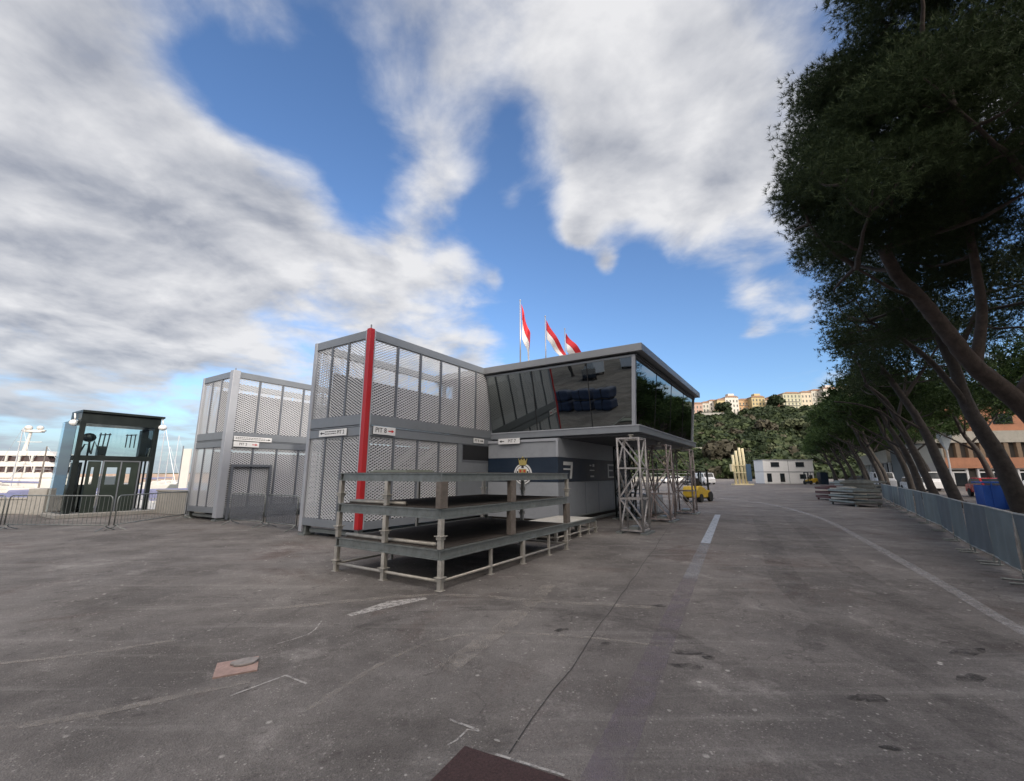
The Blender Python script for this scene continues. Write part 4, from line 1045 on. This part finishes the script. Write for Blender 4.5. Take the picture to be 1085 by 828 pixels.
def pine(loc, rz, label, trunk, r0, clumps, per=95, K=9, Ln=.24, Wn=.03, group='umbrella pines along the road', limbs=None, m_='needle', bark='bark'):
    """everything local to loc; trunk: list of points, clumps: (x,y,z,r)"""
    t = empty('pine_tree', loc, rz, label, 'pine tree', group)
    g = MB(); q = path(trunk, .012, 6); g.tube(q, taper(len(q), r0, r0*.42), 12)
    g.tube([(trunk[0][0],trunk[0][1],-.1), Vector(trunk[0])+Vector((0,0,.35))], [r0*1.45, r0*1.02], 12)
    g.build('trunk', M[bark], t, smooth=True)
    nodes = [Vector(p) for p in q[len(q)//3:]]
    g = MB()
    if limbs:
        for l_, ra in limbs: pq = path(l_, .012, 5); g.tube(pq, taper(len(pq), ra, ra*.35), 9); nodes += [Vector(p) for p in pq[2:]]
    for (x, y, z, r_) in clumps:
        c = Vector((x,y,z)); best = min(nodes, key=lambda p: (p-c).length + max(0, p.z-c.z)*2.0)
        dist = (best-c).length
        if dist < .4: continue
        mid = best.lerp(c, .5)+Vector((random.uniform(-.3,.3),random.uniform(-.3,.3),-.06*dist))
        pq = path([best, mid, c], .03, 4); rr = min(r0*.34, .022+.020*dist)
        g.tube(pq, taper(len(pq), rr, .012), 6, False)
        nodes += [Vector(p) for p in pq[3:7]]
    g.build('branches', M[bark], t, smooth=True)
    me = needle_mesh('crown', [np.array(c[:3]) for c in clumps], [c[3] for c in clumps], per, K, Ln, Wn, M[m_])
    o = bpy.data.objects.new('crown', me); COL.objects.link(o); o.parent = t
    return t
def crown_cloud(cx, cy, z0, z1, rx, ry, n, rmin, rmax, under=.35, rs=None):
    rs = rs or random; out = []
    while len(out) < n:
        x, y = rs.uniform(-1,1), rs.uniform(-1,1)
        if x*x+y*y > 1: continue
        d = math.sqrt(x*x+y*y)
        top = math.sqrt(max(0,1-d*d)); u = rs.random()
        zz = z0+(z1-z0)*(under*d*.2+(top*.9+.1)*(u**.6))
        out.append((cx+x*rx, cy+y*ry, zz, rs.uniform(rmin,rmax)))
    return out

def tpx(x, y, z):
    Yc = y*math.cos(PITCH)+(z-1.7)*math.sin(PITCH); Zc = -y*math.sin(PITCH)+(z-1.7)*math.cos(PITCH)
    return 542.5+455*x/Yc, 414-455*Zc/Yc, 455/Yc
def prune(cl, bx, by, table):
    out = []
    for c in cl:
        u, v, k = tpx(c[0]+bx, c[1]+by, c[2]); lim = table[-1][1]
        for (v0, u0), (v1, u1) in zip(table, table[1:]):
            if v0 <= v < v1: lim = u0+(u1-u0)*(v-v0)/(v1-v0)
        if v < table[0][0]: lim = table[0][1]
        if u-c[3]*k*.92 > lim: out.append(c)
    return out
# nearest tree: base just outside the right edge, long limb leaning over the road (world-aligned local frame)
b1 = Vector((16.8,12.4,0))
def rel(*p): return (p[0]-b1.x, p[1]-b1.y, p[2])
random.seed(21)
tr = [rel(16.8,12.4,0), rel(15.9,12.3,2.0), rel(14.3,12.0,3.75), rel(13.1,11.8,4.7), rel(12.2,11.5,5.6), rel(11.3,11.2,6.5), rel(10.6,11,7.1), rel(9.9,10.5,7.6)]
lim = [([rel(13.1,11.8,4.7), rel(13.2,11.4,6.3), rel(12.4,10.6,8.6), rel(11.2,9.6,10.8)], .16),
       ([rel(14.3,12.0,3.75), rel(15.0,11.2,5.8), rel(14.8,10.2,8.4), rel(14.0,9.3,11.2)], .18),
       ([rel(11.3,11.2,6.5), rel(10.2,10.8,6.6), rel(9.0,10.4,7.0)], .07)]
cl = crown_cloud(11.4-b1.x, 9.6-b1.y, 7.6, 13.8, 5.0, 3.6, 72, .8, 1.35)
cl += crown_cloud(8.4-b1.x, 9.6-b1.y, 7.2, 9.6, 2.2, 2.0, 28, .6, 1.0)
cl += crown_cloud(14.0-b1.x, 9.0-b1.y, 9.5, 14.5, 3.6, 3.6, 17, .7, 1.15)
cl += crown_cloud(12.6-b1.x, 12.4-b1.y, 7.6, 10.5, 4.0, 2.2, 24, .65, 1.1)
cl += crown_cloud(9.6-b1.x, 9.6-b1.y, 7.6, 12.5, 3.0, 2.6, 44, .6, 1.05)
cl += crown_cloud(8.6-b1.x, 8.4-b1.y, 10.0, 14.2, 2.6, 2.4, 46, .6, 1.05)
cl = prune(cl, b1.x, b1.y, [(-60,862),(0,856),(30,838),(100,824),(150,828),(215,803),(262,818),(290,846),(340,880)])
pine(b1, 0, 'nearest big pine whose thick bare limb leans in from the right edge', tr, .31, cl, 480, 14, .15, .012, limbs=lim, bark='bark_red')
# second tree
b1 = Vector((20.3,17.6,0)); random.seed(22)
tr = [rel(20.3,17.6,0), rel(19.6,17.5,2.4), rel(18.7,17.4,4.4), rel(18.2,17.2,6.2), rel(17.2,16.8,8.2)]
lim = [([rel(18.7,17.4,4.4), rel(17.3,17.0,6.0), rel(15.8,16.6,7.0), rel(14.0,16.0,7.6)], .15), ([rel(18.2,17.2,6.2), rel(19.0,16.6,8.2), rel(19.6,16,9.8)], .14)]
cl = crown_cloud(17.2-b1.x, 16.4-b1.y, 7.0, 11.8, 4.6, 3.6, 68, .75, 1.25)
cl += crown_cloud(14.2-b1.x, 16.2-b1.y, 6.4, 8.6, 2.2, 2.2, 22, .6, .95)
cl = prune(cl, b1.x, b1.y, [(200,850),(300,850),(330,858),(380,870),(430,884)])
pine(b1, 0, 'pine with thick straight trunk leaning left beside the grey cabinet', tr, .36, cl, 190, 11, .14, .020, limbs=lim)
# third
b1 = Vector((23.4,23.2,0)); random.seed(23)
tr = [rel(23.4,23.2,0), rel(22.9,23.2,1.8), rel(22.2,23.1,4.0), rel(21.3,23,5.8), rel(20.2,22.8,7.4)]
lim = [([rel(21.3,23,5.8), rel(22.2,22.6,7.2), rel(23,22.2,8.6)], .12), ([rel(22.2,23.1,4.0), rel(20.6,23,5.0), rel(19.0,22.6,6.6)], .09)]
cl = crown_cloud(20.6-b1.x, 22.6-b1.y, 6.8, 11.0, 4.3, 3.8, 58, .75, 1.2)
cl = prune(cl, b1.x, b1.y, [(330,866),(380,872),(420,886),(440,882),(460,864),(480,852),(520,845)])
pine(b1, 0, 'pine standing left of the blue bin, third trunk from the right edge', tr, .30, cl, 150, 9, .18, .027, limbs=lim)
# fourth
b1 = Vector((25.6,26.6,0)); random.seed(24)
tr = [rel(25.6,26.6,0), rel(24.9,26.6,2.4), rel(23.9,26.5,5.0), rel(23.3,26.4,6.2), rel(22.0,26.2,7.2)]
lim = [([rel(24.4,26.5,3.8), rel(23.3,26.4,5.2), rel(21.6,26.2,5.9), rel(19.8,26.0,6.1)], .10), ([rel(23.9,26.5,5.0), rel(24.6,26.4,7.0), rel(24.8,26.2,8.4)], .12)]
cl = crown_cloud(22.6-b1.x, 26.4-b1.y, 6.6, 10.6, 4.4, 3.8, 56, .75, 1.2)
cl = prune(cl, b1.x, b1.y, [(330,866),(380,872),(420,886),(440,882),(460,864),(480,852),(520,845)])
pine(b1, 0, 'slender leaning pine just left of the third trunk with a long bare side branch', tr, .24, cl, 130, 9, .20, .030, limbs=lim)
# repeat trees: three built kinds, then copies
def std_pine(seed, loc, rz, label, m_):
    random.seed(seed); global b1
    b1 = Vector((0,0,0)); k = random.uniform
    tr = [(0,0,0),(-.2+k(-.1,.1),k(-.2,.2),1.8),(-.7,k(-.3,.3),3.6),(-1.2,k(-.3,.3),5.0),(-1.6,k(-.4,.4),6.6)]
    lim = [([(-.7,0,3.6),(-2.2,k(-.8,.8),4.8),(-3.6,k(-1,1),5.9)], .10), ([(-.9,0,4.2),(.3,k(-.8,.8),5.6),(1.3,k(-1,1),6.8)], .10), ([(-1.2,0,5),(-1.4,-1.6,6),(-1.6,-2.8,6.8)], .07), ([(-1.2,0,5),(-1.2,1.6,6.2),(-1.4,2.6,7)], .07)]
    cl = crown_cloud(-.9, 0, 5.8, 9.6, 4.2, 4.1, 58, .8, 1.2)
    return pine(loc, rz, label, tr, .27, cl, 48, 7, .40, .07, limbs=lim, m_=m_)
row = [(34.0,17.0,1.0,0),(40.5,17.6,.97,1),(47,16.6,1.02,2),(53,17.8,1.0,0),(59,16.8,.95,1),(65,17.6,1.02,2),(71,16.8,1.0,0),(78,17.4,.97,1),(85,16.9,1.03,2),(92,17.6,.98,0),(100,16.6,1.0,1),(109,16.8,1.0,2)]
ro = ['fifth','sixth','seventh','eighth','ninth','tenth','eleventh','twelfth','thirteenth','fourteenth','fifteenth','sixteenth']
protos = []
for i, (a_, b_, sc, k) in enumerate(row):
    lab = 'umbrella pine below the wooded hill, %s trunk from the right edge' % ro[i]
    if i < 3:
        t = std_pine(40+i, W(a_, b_), R(-33), lab, 'needle_green'); protos.append(t)
    else:
        t = copy_tree(protos[k]); t.location = W(a_, b_); t['label'] = lab; t.rotation_euler = (0,0,R(-33)+random.uniform(-.5,.5))
    t.scale = (sc,sc,sc*random.uniform(.95,1.05))
# second row further from the road, and trees behind the camera that the glass mirrors
for i, (a_, b_) in enumerate(((30,22.5),(43,23),(57,22),(70,23),(84,22.5),(98,23))):
    t = copy_tree(protos[i % 3]); t.location = W(a_, b_); t.rotation_euler = (0,0,random.uniform(-1,1)); t['group'] = 'umbrella pines in the second row'
    t['label'] = 'pine in the rear row behind the leaning roadside pines, %s from the camera' % ordn[i]
for i, (a_, b_) in enumerate(((-6,18.0),(-13,17.5),(-20,16.8),(-28,17.4))):
    t = copy_tree(protos[i % 3]); t.location = W(a_, b_); t.rotation_euler = (0,0,R(-33)+random.uniform(-.4,.4)); t['group'] = 'umbrella pines beside and behind the camera'; t.scale = (1.1,1.1,1.1)
    t['label'] = 'roadside pine right of the frame mirrored in the glass, %s from the leaning one' % ordn[i]

for o_ in [o for o in bpy.data.objects if o.get('group') == 'umbrella pines beside and behind the camera']:
    for ch in o_.children:
        if ch.name.startswith('crown'):
            ch.material_slots[0].link = 'OBJECT'; ch.material_slots[0].material = M['needle']
random.seed(90)
t = std_pine(91, W(0,22.5), R(-20), 'pine beside the camera in the rear row, mirrored in the side glass', 'needle'); t['group'] = 'umbrella pines beside and behind the camera'
t = copy_tree(t); t.location = W(8,25); t['label'] = 'pine in the rear row to the right of the frame, mirrored in the side glass'
t = copy_tree(t); t.location = W(16,27); t['label'] = 'pine in the rear row beyond the grey cabinet, hidden by the leaning trunks'
# ------------------------------------------------------------------ wooded hill, houses on the ridge
def ridge(x):     # height of the plateau edge along x at Y=300
    return 41+ (x-120)*.062
def hill_h(x, y):
    R_ = ridge(x); t_ = (y-175)/(300-175); t_ = max(0, min(1, t_))
    base_ = R_*(.12*t_+.88*(t_**1.05))
    n_ = 2.2*math.sin(x*.07+y*.05)+1.4*math.sin(x*.16-y*.09)
    fade = min(1, max(0,(x-20)/70))
    return (base_+n_*min(1,t_*4)*(1-t_*.7))*fade
g = MB(); nx, ny = 70, 24
for j in range(ny+1):
    for i in range(nx+1):
        x = 10+i*8; y = 170+j*(300-170)/(ny-2) if j <= ny-2 else (300+(j-ny+2)*120)
        g.v.append((x, y, hill_h(x, y)-.3 if y <= 300 else hill_h(x, 300)-.3))
        if i and j: k = j*(nx+1)+i; g.f.append((k-nx-2,k-nx-1,k,k-1))
struct(g.build('hill', M['hill'], smooth=True))
def wood(name, spots, kinds, label):
    V = []; Fm = []
    for (x, y, z, r_, kd) in spots:
        n = int(52+r_*9)
        d = rng.normal(size=(n,3)); d[:,2] = np.abs(d[:,2])*.9-.15; d /= np.linalg.norm(d,axis=1)[:,None]
        P = np.array([x,y,z+r_*.35])+d*r_*rng.uniform(.72,1.08,size=(n,1))*np.array([1,1,.85])
        nn = d+rng.normal(size=(n,3))*.5; nn /= np.linalg.norm(nn,axis=1)[:,None]
        u = np.cross(nn, rng.normal(size=(n,3))); u /= np.linalg.norm(u,axis=1)[:,None]; w = np.cross(nn,u)
        s_ = r_*rng.uniform(.16,.34,size=(n,1))
        V.append(np.stack([P-u*s_-w*s_*.6, P+u*s_-w*s_*.8, P+u*s_*.7+w*s_, P-u*s_*.8+w*s_*.7], axis=1).reshape(-1,3)); Fm += [kd]*n
    V = np.concatenate(V); nf = len(V)//4
    me = bpy.data.meshes.new(name); me.vertices.add(len(V)); me.vertices.foreach_set('co', V.astype(np.float32).ravel())
    me.loops.add(len(V)); me.loops.foreach_set('vertex_index', np.arange(len(V), dtype=np.int32))
    me.polygons.add(nf); me.polygons.foreach_set('loop_start', np.arange(0, len(V), 4, dtype=np.int32))
    me.update(calc_edges=True)
    for k in kinds: me.materials.append(M[k])
    me.polygons.foreach_set('material_index', np.array(Fm, dtype=np.int32))
    o = bpy.data.objects.new(name, me); COL.objects.link(o); return o
random.seed(5); spots = []
for _ in range(4200):
    y = random.uniform(172,297); x = random.uniform(.22*y, .80*y+20)
    if x < 30: continue
    h = hill_h(x,y); t_ = (y-175)/125
    kd = random.choices([0,1,2,3],[.58,.30,.05,.07])[0]
    if t_ > .8: kd = random.choices([0,1,3],[.65,.25,.1])[0]
    spots.append((x,y,h,random.choice((random.uniform(1.2,2.6),random.uniform(2,4.2))),kd))
o = wood('hillside_wood', spots, ['leaf_dark','leaf_mid','leaf_pale','leaf_brown'], ''); tag(o, 'dark mixed trees and scrub covering the hillside', 'woodland', kind='stuff')
def hilltree(px, Y, dz, r_, kind, label, h=None):
    x = (px-542.5)/455*Y*1.0; z = hill_h(x,min(Y,300)) if h is None else h
    t = empty('hillside_tree', (x,Y,z), 0, label, 'tree', 'trees standing out on the hill')
    MB().tube([(0,0,-1),(0,0,dz)], [r_*.1,r_*.06], 7).build('trunk', M['bark'], t)
    sp = [(random.uniform(-.5,.5)*r_,random.uniform(-.5,.5)*r_,dz+random.uniform(-.35,.4)*r_,r_*random.uniform(.4,.65),0) for _ in range(9)]
    o = wood('crown', sp, [kind], ''); o.parent = t
hilltree(770, 296, 5, 5.5, 'leaf_dark', 'dark round tree on the ridge in front of the white house at left')
hilltree(826, 297, 6, 6.5, 'leaf_dark', 'dark pine on the ridge in front of the red and pink houses')
hilltree(868, 230, 6, 8.0, 'leaf_pale', 'pale green tree high on the slope beside the pine crowns')
hilltree(812, 235, 5, 5.5, 'leaf_brown', 'brownish bare tree halfway up the slope above the white cabin')
hilltree(757, 190, 4, 7.5, 'leaf_brown', 'greyish bare tree at the foot of the hill right of the glass box')
hilltree(840, 250, 5, 6.5, 'leaf_pale', 'greyish green tree halfway up the slope')
hilltree(775, 172, 2, 6.5, 'leaf_mid', 'bright green round tree just left of the cream columns')
hilltree(815, 168, 2, 7.0, 'leaf_mid', 'bright green hedge like tree behind the white cabin')
# terrace walls
for (px0, px1, Y, dz, lab) in ((730,765,215,1.0,'pale retaining wall across the lower slope at left'),(745,800,292,1.0,'long pale wall under the ridge houses')):
    xa = (px0-542.5)/455*Y; xb = (px1-542.5)/455*Y; z = hill_h((xa+xb)/2,Y)
    t = empty('terrace_wall', (xa,Y,z), 0, lab, 'wall', 'terrace walls on the hill')
    MB().box(0,xb-xa,-.3,.3,-1,2.6+dz).build('wall_face', M['concrete'], t); MB().box(0,xb-xa,-.4,.4,2.6+dz+.01,2.8+dz).build('coping', M['concrete'], t)
# a pier of rock face under the houses
cols = dict(w=(.52,.49,.45), p=(.40,.27,.22), y=(.42,.34,.19), c=(.46,.40,.31), o=(.42,.28,.16), r=(.36,.17,.14), g=(.38,.37,.27), e=(.44,.42,.37))
hm = {k: mat('render_'+k, v, .85, 0, .08, .15) for k, v in cols.items()}
rooft = mat('roof_tiles', (.26,.16,.11), .8, 0, .2, .6)
shut = mat('shutters', (.08,.09,.08), .7)
# px0, px1, ytop, ybase, colour, label
H_ = [(733,744,427,447,'p','pink house, leftmost on the ridge beside the glass box'),
      (744,751,426,446,'e','narrow grey beige house, second from the left on the ridge'),
      (751,759.5,424,444,'w','narrow white house on the ridge at left'),
      (759.5,768,423,443,'y','yellow ochre house left of the tall white house'),
      (768,782,420,442,'w','tall white house with a roof hut on the ridge'),
      (782,796,423,440,'o','orange house right of the tall white house'),
      (796,810,420,438,'y','wide ochre house with a raised roof in the middle of the ridge'),
      (810,819,423,437,'c','cream house between the ochre and the red house'),
      (819,829,419,436,'r','red house on the ridge'),
      (829,848,416,434,'g','wide yellow green house with many windows'),
      (848,859,415,432,'c','cream house right of the yellow green one'),
      (859,872,413,430,'e','grey beige house near the right end of the ridge'),
      (872,886,411,429,'w','pale house at the right end of the ridge beside the pine'),
      (886,902,410,428,'e','beige house mostly hidden behind the pine, far right of the ridge')]
def zray(u, v, Y):
    s_ = (414-v)/455; return 1.7+Y*(math.sin(PITCH)+s_*math.cos(PITCH))/(math.cos(PITCH)-s_*math.sin(PITCH))
def xray(u, v, Y):
    s_ = (414-v)/455; return Y*((u-542.5)/455)/(math.cos(PITCH)-s_*math.sin(PITCH))
for i, (p0, p1, yt, yb, ck, lab) in enumerate(H_):
    Y = 302+(i % 3)*2.5; x0 = xray(p0, yt, Y); x1 = xray(p1, yt, Y); z0 = zray(p0, yb, Y)-2; z1 = zray(p0, yt+1.2, Y); w = x1-x0; h = z1-z0
    t = empty('ridge_house', (x0,Y,z0), 0, lab, 'house', 'houses along the ridge')
    MB().box(0,w-.05,0,11,-8,h).build('wall', hm[ck], t)
    MB().prism([(-.4,h+.01),(w+.3,h+.01),(w*.8,h+1.1),(w*.2,h+1.1)], 1, -.4, 11.4).build('roof', rooft, t)
    if ck in 'wy' and w > 6: MB().box(w*.35,w*.8,2,6,h+.9,h+3.0).build('roof_hut', hm[ck], t)
    nr = max(3, int(h/3.3)); nc = max(2, int(w/2.3))
    for r_ in range(nr):
        for c in range(nc):
            cx = (c+.5)*w/nc; cz = 2.4+r_*(h-2.6)/nr
            f = MB().box(cx-.45,cx+.45,-.06,.0-.004,cz,cz+1.7).build('window', shut, t)
        if r_ in (1,2) and i % 2: MB().box(w*.1,w*.9,-.8,-.05,2.2+r_*(h-2.6)/nr,2.35+r_*(h-2.6)/nr).build('balcony', hm['w'], t)

# ------------------------------------------------------------------ things behind the camera (added blocks shade the quay; the rest is mirrored)
blue = [(-19.0,3.6),(-17.1,2.9),(-15.2,2.2),(-13.3,1.5)]
for i, (x, y) in enumerate(blue):
    for lv in (0,1):
        t = empty('tarp_bundle', (x,y,lv*.92), R(-20), 'navy tarpaulin bundle mirrored in the glass, %s layer, %s from the left' % (['bottom','top'][lv], ['first','second','third','fourth'][i]), 'bundle', 'navy bundles stacked two high')
        MB().box(-.82,.82,-.6,.6,.06,.9).build('wrapped_load', M['tarp_blue'], t, .16)
        MB().box(-.6,.6,-.5,.5,0,.06).build('pallet', M['wood_post'], t); MB().box(-.04,.04,-.61,.61,.05,.91).build('strap', M['black_ink'], t)
U = Vector((.5,-.866)); T_ = Vector((.866,.5))
SUN_DIR = U
def block(name, t0, t1, dist, h, m_, label):  # unseen caster, added and sized to shade the quay, windows for reflections
    c = U*dist; o = c+T_*t0; rz = math.atan2(T_.y, T_.x)
    t = empty(name, (o.x,o.y,0), rz, label, 'building', 'added shade blocks behind the camera')
    w = t1-t0
    MB().box(0,w,-18,0,0,h).build('wall', m_, t)
    MB().box(-.4,w+.4,-18.4,.4,h+.002,h+.8).build('roof', fac_pale, t)
    n = 0
    for r_ in range(int(h/3.4)):
        z = 1.6+r_*3.4
        MB().box(1,w-1,.01,1.3,z-.5,z-.3).build('balcony', M['white'], t)
        MB().box(1.2,w-1.2,.004,.06,z,z+1.7).build('window_band', M['carglass'], t)
block('shade_block', -75, 11, 60, 34.3, fac_pale, 'long pale unseen block added behind the camera to shade the quay')
block('shade_block', 62, 112, 60, 47, fac_pale, 'third unseen block added behind the camera for shade, farthest to the right')
block('shade_block', 11.2, 46, 60, 40, hm['c'], 'taller cream unseen block added behind the camera for shade, to the right')
for i, (x, y, rz) in enumerate(((-47,-10,.3),(-34,-12,.6),(-38,-16,.4),(-29,-1,.2),(-36,-21,.9))):
    car(x, y, rz, M['carwhite'] if i % 2 == 0 else M['cardark'], '%s vehicle parked behind the camera, %s along the quay' % ('white' if i % 2 == 0 else 'dark', ordn[i]), van=(i % 2 == 0))
for i, (x, y) in enumerate(((-41,-14),(-47,-22),(-40,-29))):
    t = copy_tree(protos[i]); t.location = (x,y,0); t['group'] = 'pines behind the camera'; t['label'] = 'pine far behind the camera beside the parked vans, %s of three' % ordn[i]

# ------------------------------------------------------------------ world, sun, camera
SUN_EL = R(22); az = math.atan2(U.x, U.y)      # clockwise from +Y
w = bpy.data.worlds.new('World'); S.world = w; w.use_nodes = True
nt = w.node_tree; N, L = nt.nodes, nt.links; N.clear()
out = N.new('ShaderNodeOutputWorld')
sky = N.new('ShaderNodeTexSky'); sky.sky_type = 'NISHITA'; sky.sun_disc = False; sky.sun_elevation = SUN_EL; sky.sun_rotation = az
sky.air_density = 1.0; sky.dust_density = .6; sky.ozone_density = 1.6
tc = N.new('ShaderNodeTexCoord'); D = tc.outputs['Generated']
def M2(op, a_, b_=None, c_=None, clamp=False):
    x = N.new('ShaderNodeMath'); x.operation = op; x.use_clamp = clamp
    for i, v in enumerate((a_, b_, c_)):
        if v is None: continue
        if isinstance(v, (int,float)): x.inputs[i].default_value = v
        else: L.new(v, x.inputs[i])
    return x.outputs[0]
sp = N.new('ShaderNodeSeparateXYZ'); L.new(D, sp.inputs[0])
zc = M2('MAXIMUM', sp.outputs[2], 0.0); zz = M2('ADD', zc, .16)
cb = N.new('ShaderNodeCombineXYZ'); L.new(M2('DIVIDE', sp.outputs[0], zz), cb.inputs[0]); L.new(M2('DIVIDE', sp.outputs[1], zz), cb.inputs[1])
PL = cb.outputs[0]
def nz(scale, det, rough, dist=0, off=(0,0,0), rot=0, st=(1,1,1)):
    mp = N.new('ShaderNodeMapping'); mp.inputs['Location'].default_value = off; mp.inputs['Rotation'].default_value = (0,0,rot); mp.inputs['Scale'].default_value = st
    L.new(PL, mp.inputs[0]); n = N.new('ShaderNodeTexNoise'); n.inputs['Scale'].default_value = scale; n.inputs['Detail'].default_value = det
    n.inputs['Roughness'].default_value = rough; n.inputs['Distortion'].default_value = dist; L.new(mp.outputs[0], n.inputs['Vector']); return n.outputs['Fac']
def pdir(u, v):
    s_ = (414-v)/455; d = Vector(((u-542.5)/455, math.cos(PITCH)-s_*math.sin(PITCH), math.sin(PITCH)+s_*math.cos(PITCH))); return d.normalized()
# where clouds are thick (+) and where the sky is open (-): u, v, angular radius (deg), weight
blobs = [(60,130,10,.24),(160,200,10,.30),(40,300,12,.30),(230,230,8,.30),(330,245,6,.34),(430,270,5.5,.36),(490,285,3.5,.32),(230,320,9,.28),(400,335,5,.26),(480,360,4,.22),(80,400,9,.14),
         (10,10,9,.14),(150,10,6,.06),(300,30,7,.12),(425,100,5,.16),(455,170,4.5,.22),(480,40,8,.18),(620,60,10,.30),(700,130,9,.34),(765,195,6,.30),(640,190,6,.24),(770,60,9,.32),(720,260,4,.18),(790,312,2.0,.22),(835,330,2,.10),(640,275,1.8,.22),(610,240,2.5,.16),
         (218,70,4,-.38),(335,135,6.5,-.36),(270,120,3.5,-.22),(385,215,3.5,-.30),(525,200,5,-.34),(545,140,3.5,-.28),(555,255,5.5,-.38),(600,320,6,-.36),(690,320,6,-.34),(560,340,5,-.30),(780,370,6,-.30),(250,430,5,-.16),(690,370,6,-.3),(578,308,1.3,.50),(612,248,1.8,.50),(642,282,1.6,.60),(800,348,1.6,.42),(540,215,1.8,.42),(525,295,1.6,.40),(700,345,1.1,.35),(480,190,2.5,.2),(350,60,4,-.16),(130,480,5,-.12)]
acc = None
for (u, v, ra, wt) in blobs:
    d = pdir(u, v); vd = N.new('ShaderNodeVectorMath'); vd.operation = 'DOT_PRODUCT'; L.new(D, vd.inputs[0]); vd.inputs[1].default_value = d
    k = 1/(2*(1-math.cos(R(ra*.85))))*1.0
    e = M2('EXPONENT', M2('MULTIPLY_ADD', vd.outputs['Value'], k, -k)); e = M2('MULTIPLY', e, wt)
    acc = e if acc is None else M2('ADD', acc, e)
sx, sy = U.x*.16, U.y*.16
def field(ox, oy):
    a_ = nz(1.15, 8, .56, .35, (3.1+ox,1.7+oy,0), 0, (1,1,1)); b_ = nz(3.6, 7, .54, .35, (7+ox*3.1,2+oy*3.1,0), 0, (1,1,1))
    c_ = nz(11, 5, .6, .3, (1+ox*9,4+oy*9,0), 0, (1,1,1))
    return M2('ADD', M2('ADD', M2('MULTIPLY', a_, 1.35), M2('MULTIPLY', b_, .85)), M2('MULTIPLY', c_, .07))
f0 = field(0,0); f1 = field(.045,-.06)
den = M2('ADD', f0, acc)
def MR(x, a_, b_, c_, d_, interp='SMOOTHSTEP'):
    r = N.new('ShaderNodeMapRange'); r.interpolation_type = interp; r.inputs[1].default_value = a_; r.inputs[2].default_value = b_; r.inputs[3].default_value = c_; r.inputs[4].default_value = d_
    L.new(x, r.inputs[0]); return r.outputs[0]
den = M2('ADD', den, MR(sp.outputs[1], .25, -.25, 0, .42)); den = M2('ADD', den, MR(sp.outputs[2], .84, .95, 0, .25))  # extra cloud behind the camera and overhead, added to neutralise the ambient tint
cover = MR(den, 1.05, 1.55, 0, .98)
relief = M2('MULTIPLY', M2('SUBTRACT', f0, f1), 2.2)
veil = MR(den, 1.25, 1.95, .05, .62, 'LINEAR')
thick = M2('ADD', M2('SUBTRACT', veil, relief), .06, clamp=True)
def MX(f, a_, b_):
    x = N.new('ShaderNodeMix'); x.data_type = 'RGBA'
    if isinstance(f,(int,float)): x.inputs[0].default_value = f
    else: L.new(f, x.inputs[0])
    for i, c in ((6,a_),(7,b_)):
        if isinstance(c, tuple): x.inputs[i].default_value = (*c,1)
        else: L.new(c, x.inputs[i])
    return x.outputs[2]
SKY_STR = .10
cl_bright = (5.0,5.0,5.1); cl_grey = (2.15,2.3,2.7)
ccol = MX(thick, cl_bright, cl_grey)
ccol = MX(MR(sp.outputs[2], 0, .28, .55, 0), ccol, (2.1,2.6,3.3))
tint = N.new('ShaderNodeMix'); tint.data_type = 'RGBA'; tint.blend_type = 'MULTIPLY'; tint.inputs[0].default_value = 1; L.new(sky.outputs[0], tint.inputs[6]); tint.inputs[7].default_value = (.78,.95,1.18,1)
skyc = tint.outputs[2]
final = MX(cover, skyc, ccol)
final = MX(MR(sp.outputs[2], -.02, .16, .85, 0), final, (2.3,2.7,3.25))
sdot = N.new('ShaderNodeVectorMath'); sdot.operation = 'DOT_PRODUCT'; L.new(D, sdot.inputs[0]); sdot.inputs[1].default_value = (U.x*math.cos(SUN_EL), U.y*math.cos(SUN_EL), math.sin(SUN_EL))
glow = MX(MR(sdot.outputs['Value'], .0, 1.0, 0, 1), (1,1,1), (4.9,4.3,3.6)); gm = N.new('ShaderNodeVectorMath'); gm.operation = 'MULTIPLY'; L.new(final, gm.inputs[0]); L.new(glow, gm.inputs[1]); final = gm.outputs[0]   # sky boosted towards the sun, added to lift and warm the ambient light
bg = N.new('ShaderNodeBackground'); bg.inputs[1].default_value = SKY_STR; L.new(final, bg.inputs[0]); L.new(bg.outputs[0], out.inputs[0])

sd = bpy.data.lights.new('sun', 'SUN'); sd.energy = 2.0; sd.angle = R(1.5); sd.color = (1,.90,.78)
so = bpy.data.objects.new('sun', sd); COL.objects.link(so)
dirv = Vector((U.x*math.cos(SUN_EL), U.y*math.cos(SUN_EL), math.sin(SUN_EL)))
so.rotation_euler = (-dirv).to_track_quat('-Z','Y').to_euler(); so.location = (0,0,40)

cd = bpy.data.cameras.new('camera'); cam = bpy.data.objects.new('camera', cd); COL.objects.link(cam); S.camera = cam
cd.sensor_width = 36; cd.lens = 455/1085*36; cd.clip_start = .05; cd.clip_end = 8000
cam.location = (0,0,1.7); cam.rotation_euler = (R(90)+PITCH, 0, 0)
S.view_settings.view_transform = 'Standard'; S.view_settings.look = 'None'; S.view_settings.exposure = 0.75; S.view_settings.gamma = 1
S.render.engine = 'CYCLES'; S.render.resolution_x = 1024; S.render.resolution_y = 781
S.cycles.max_bounces = 8; S.cycles.transparent_max_bounces = 24
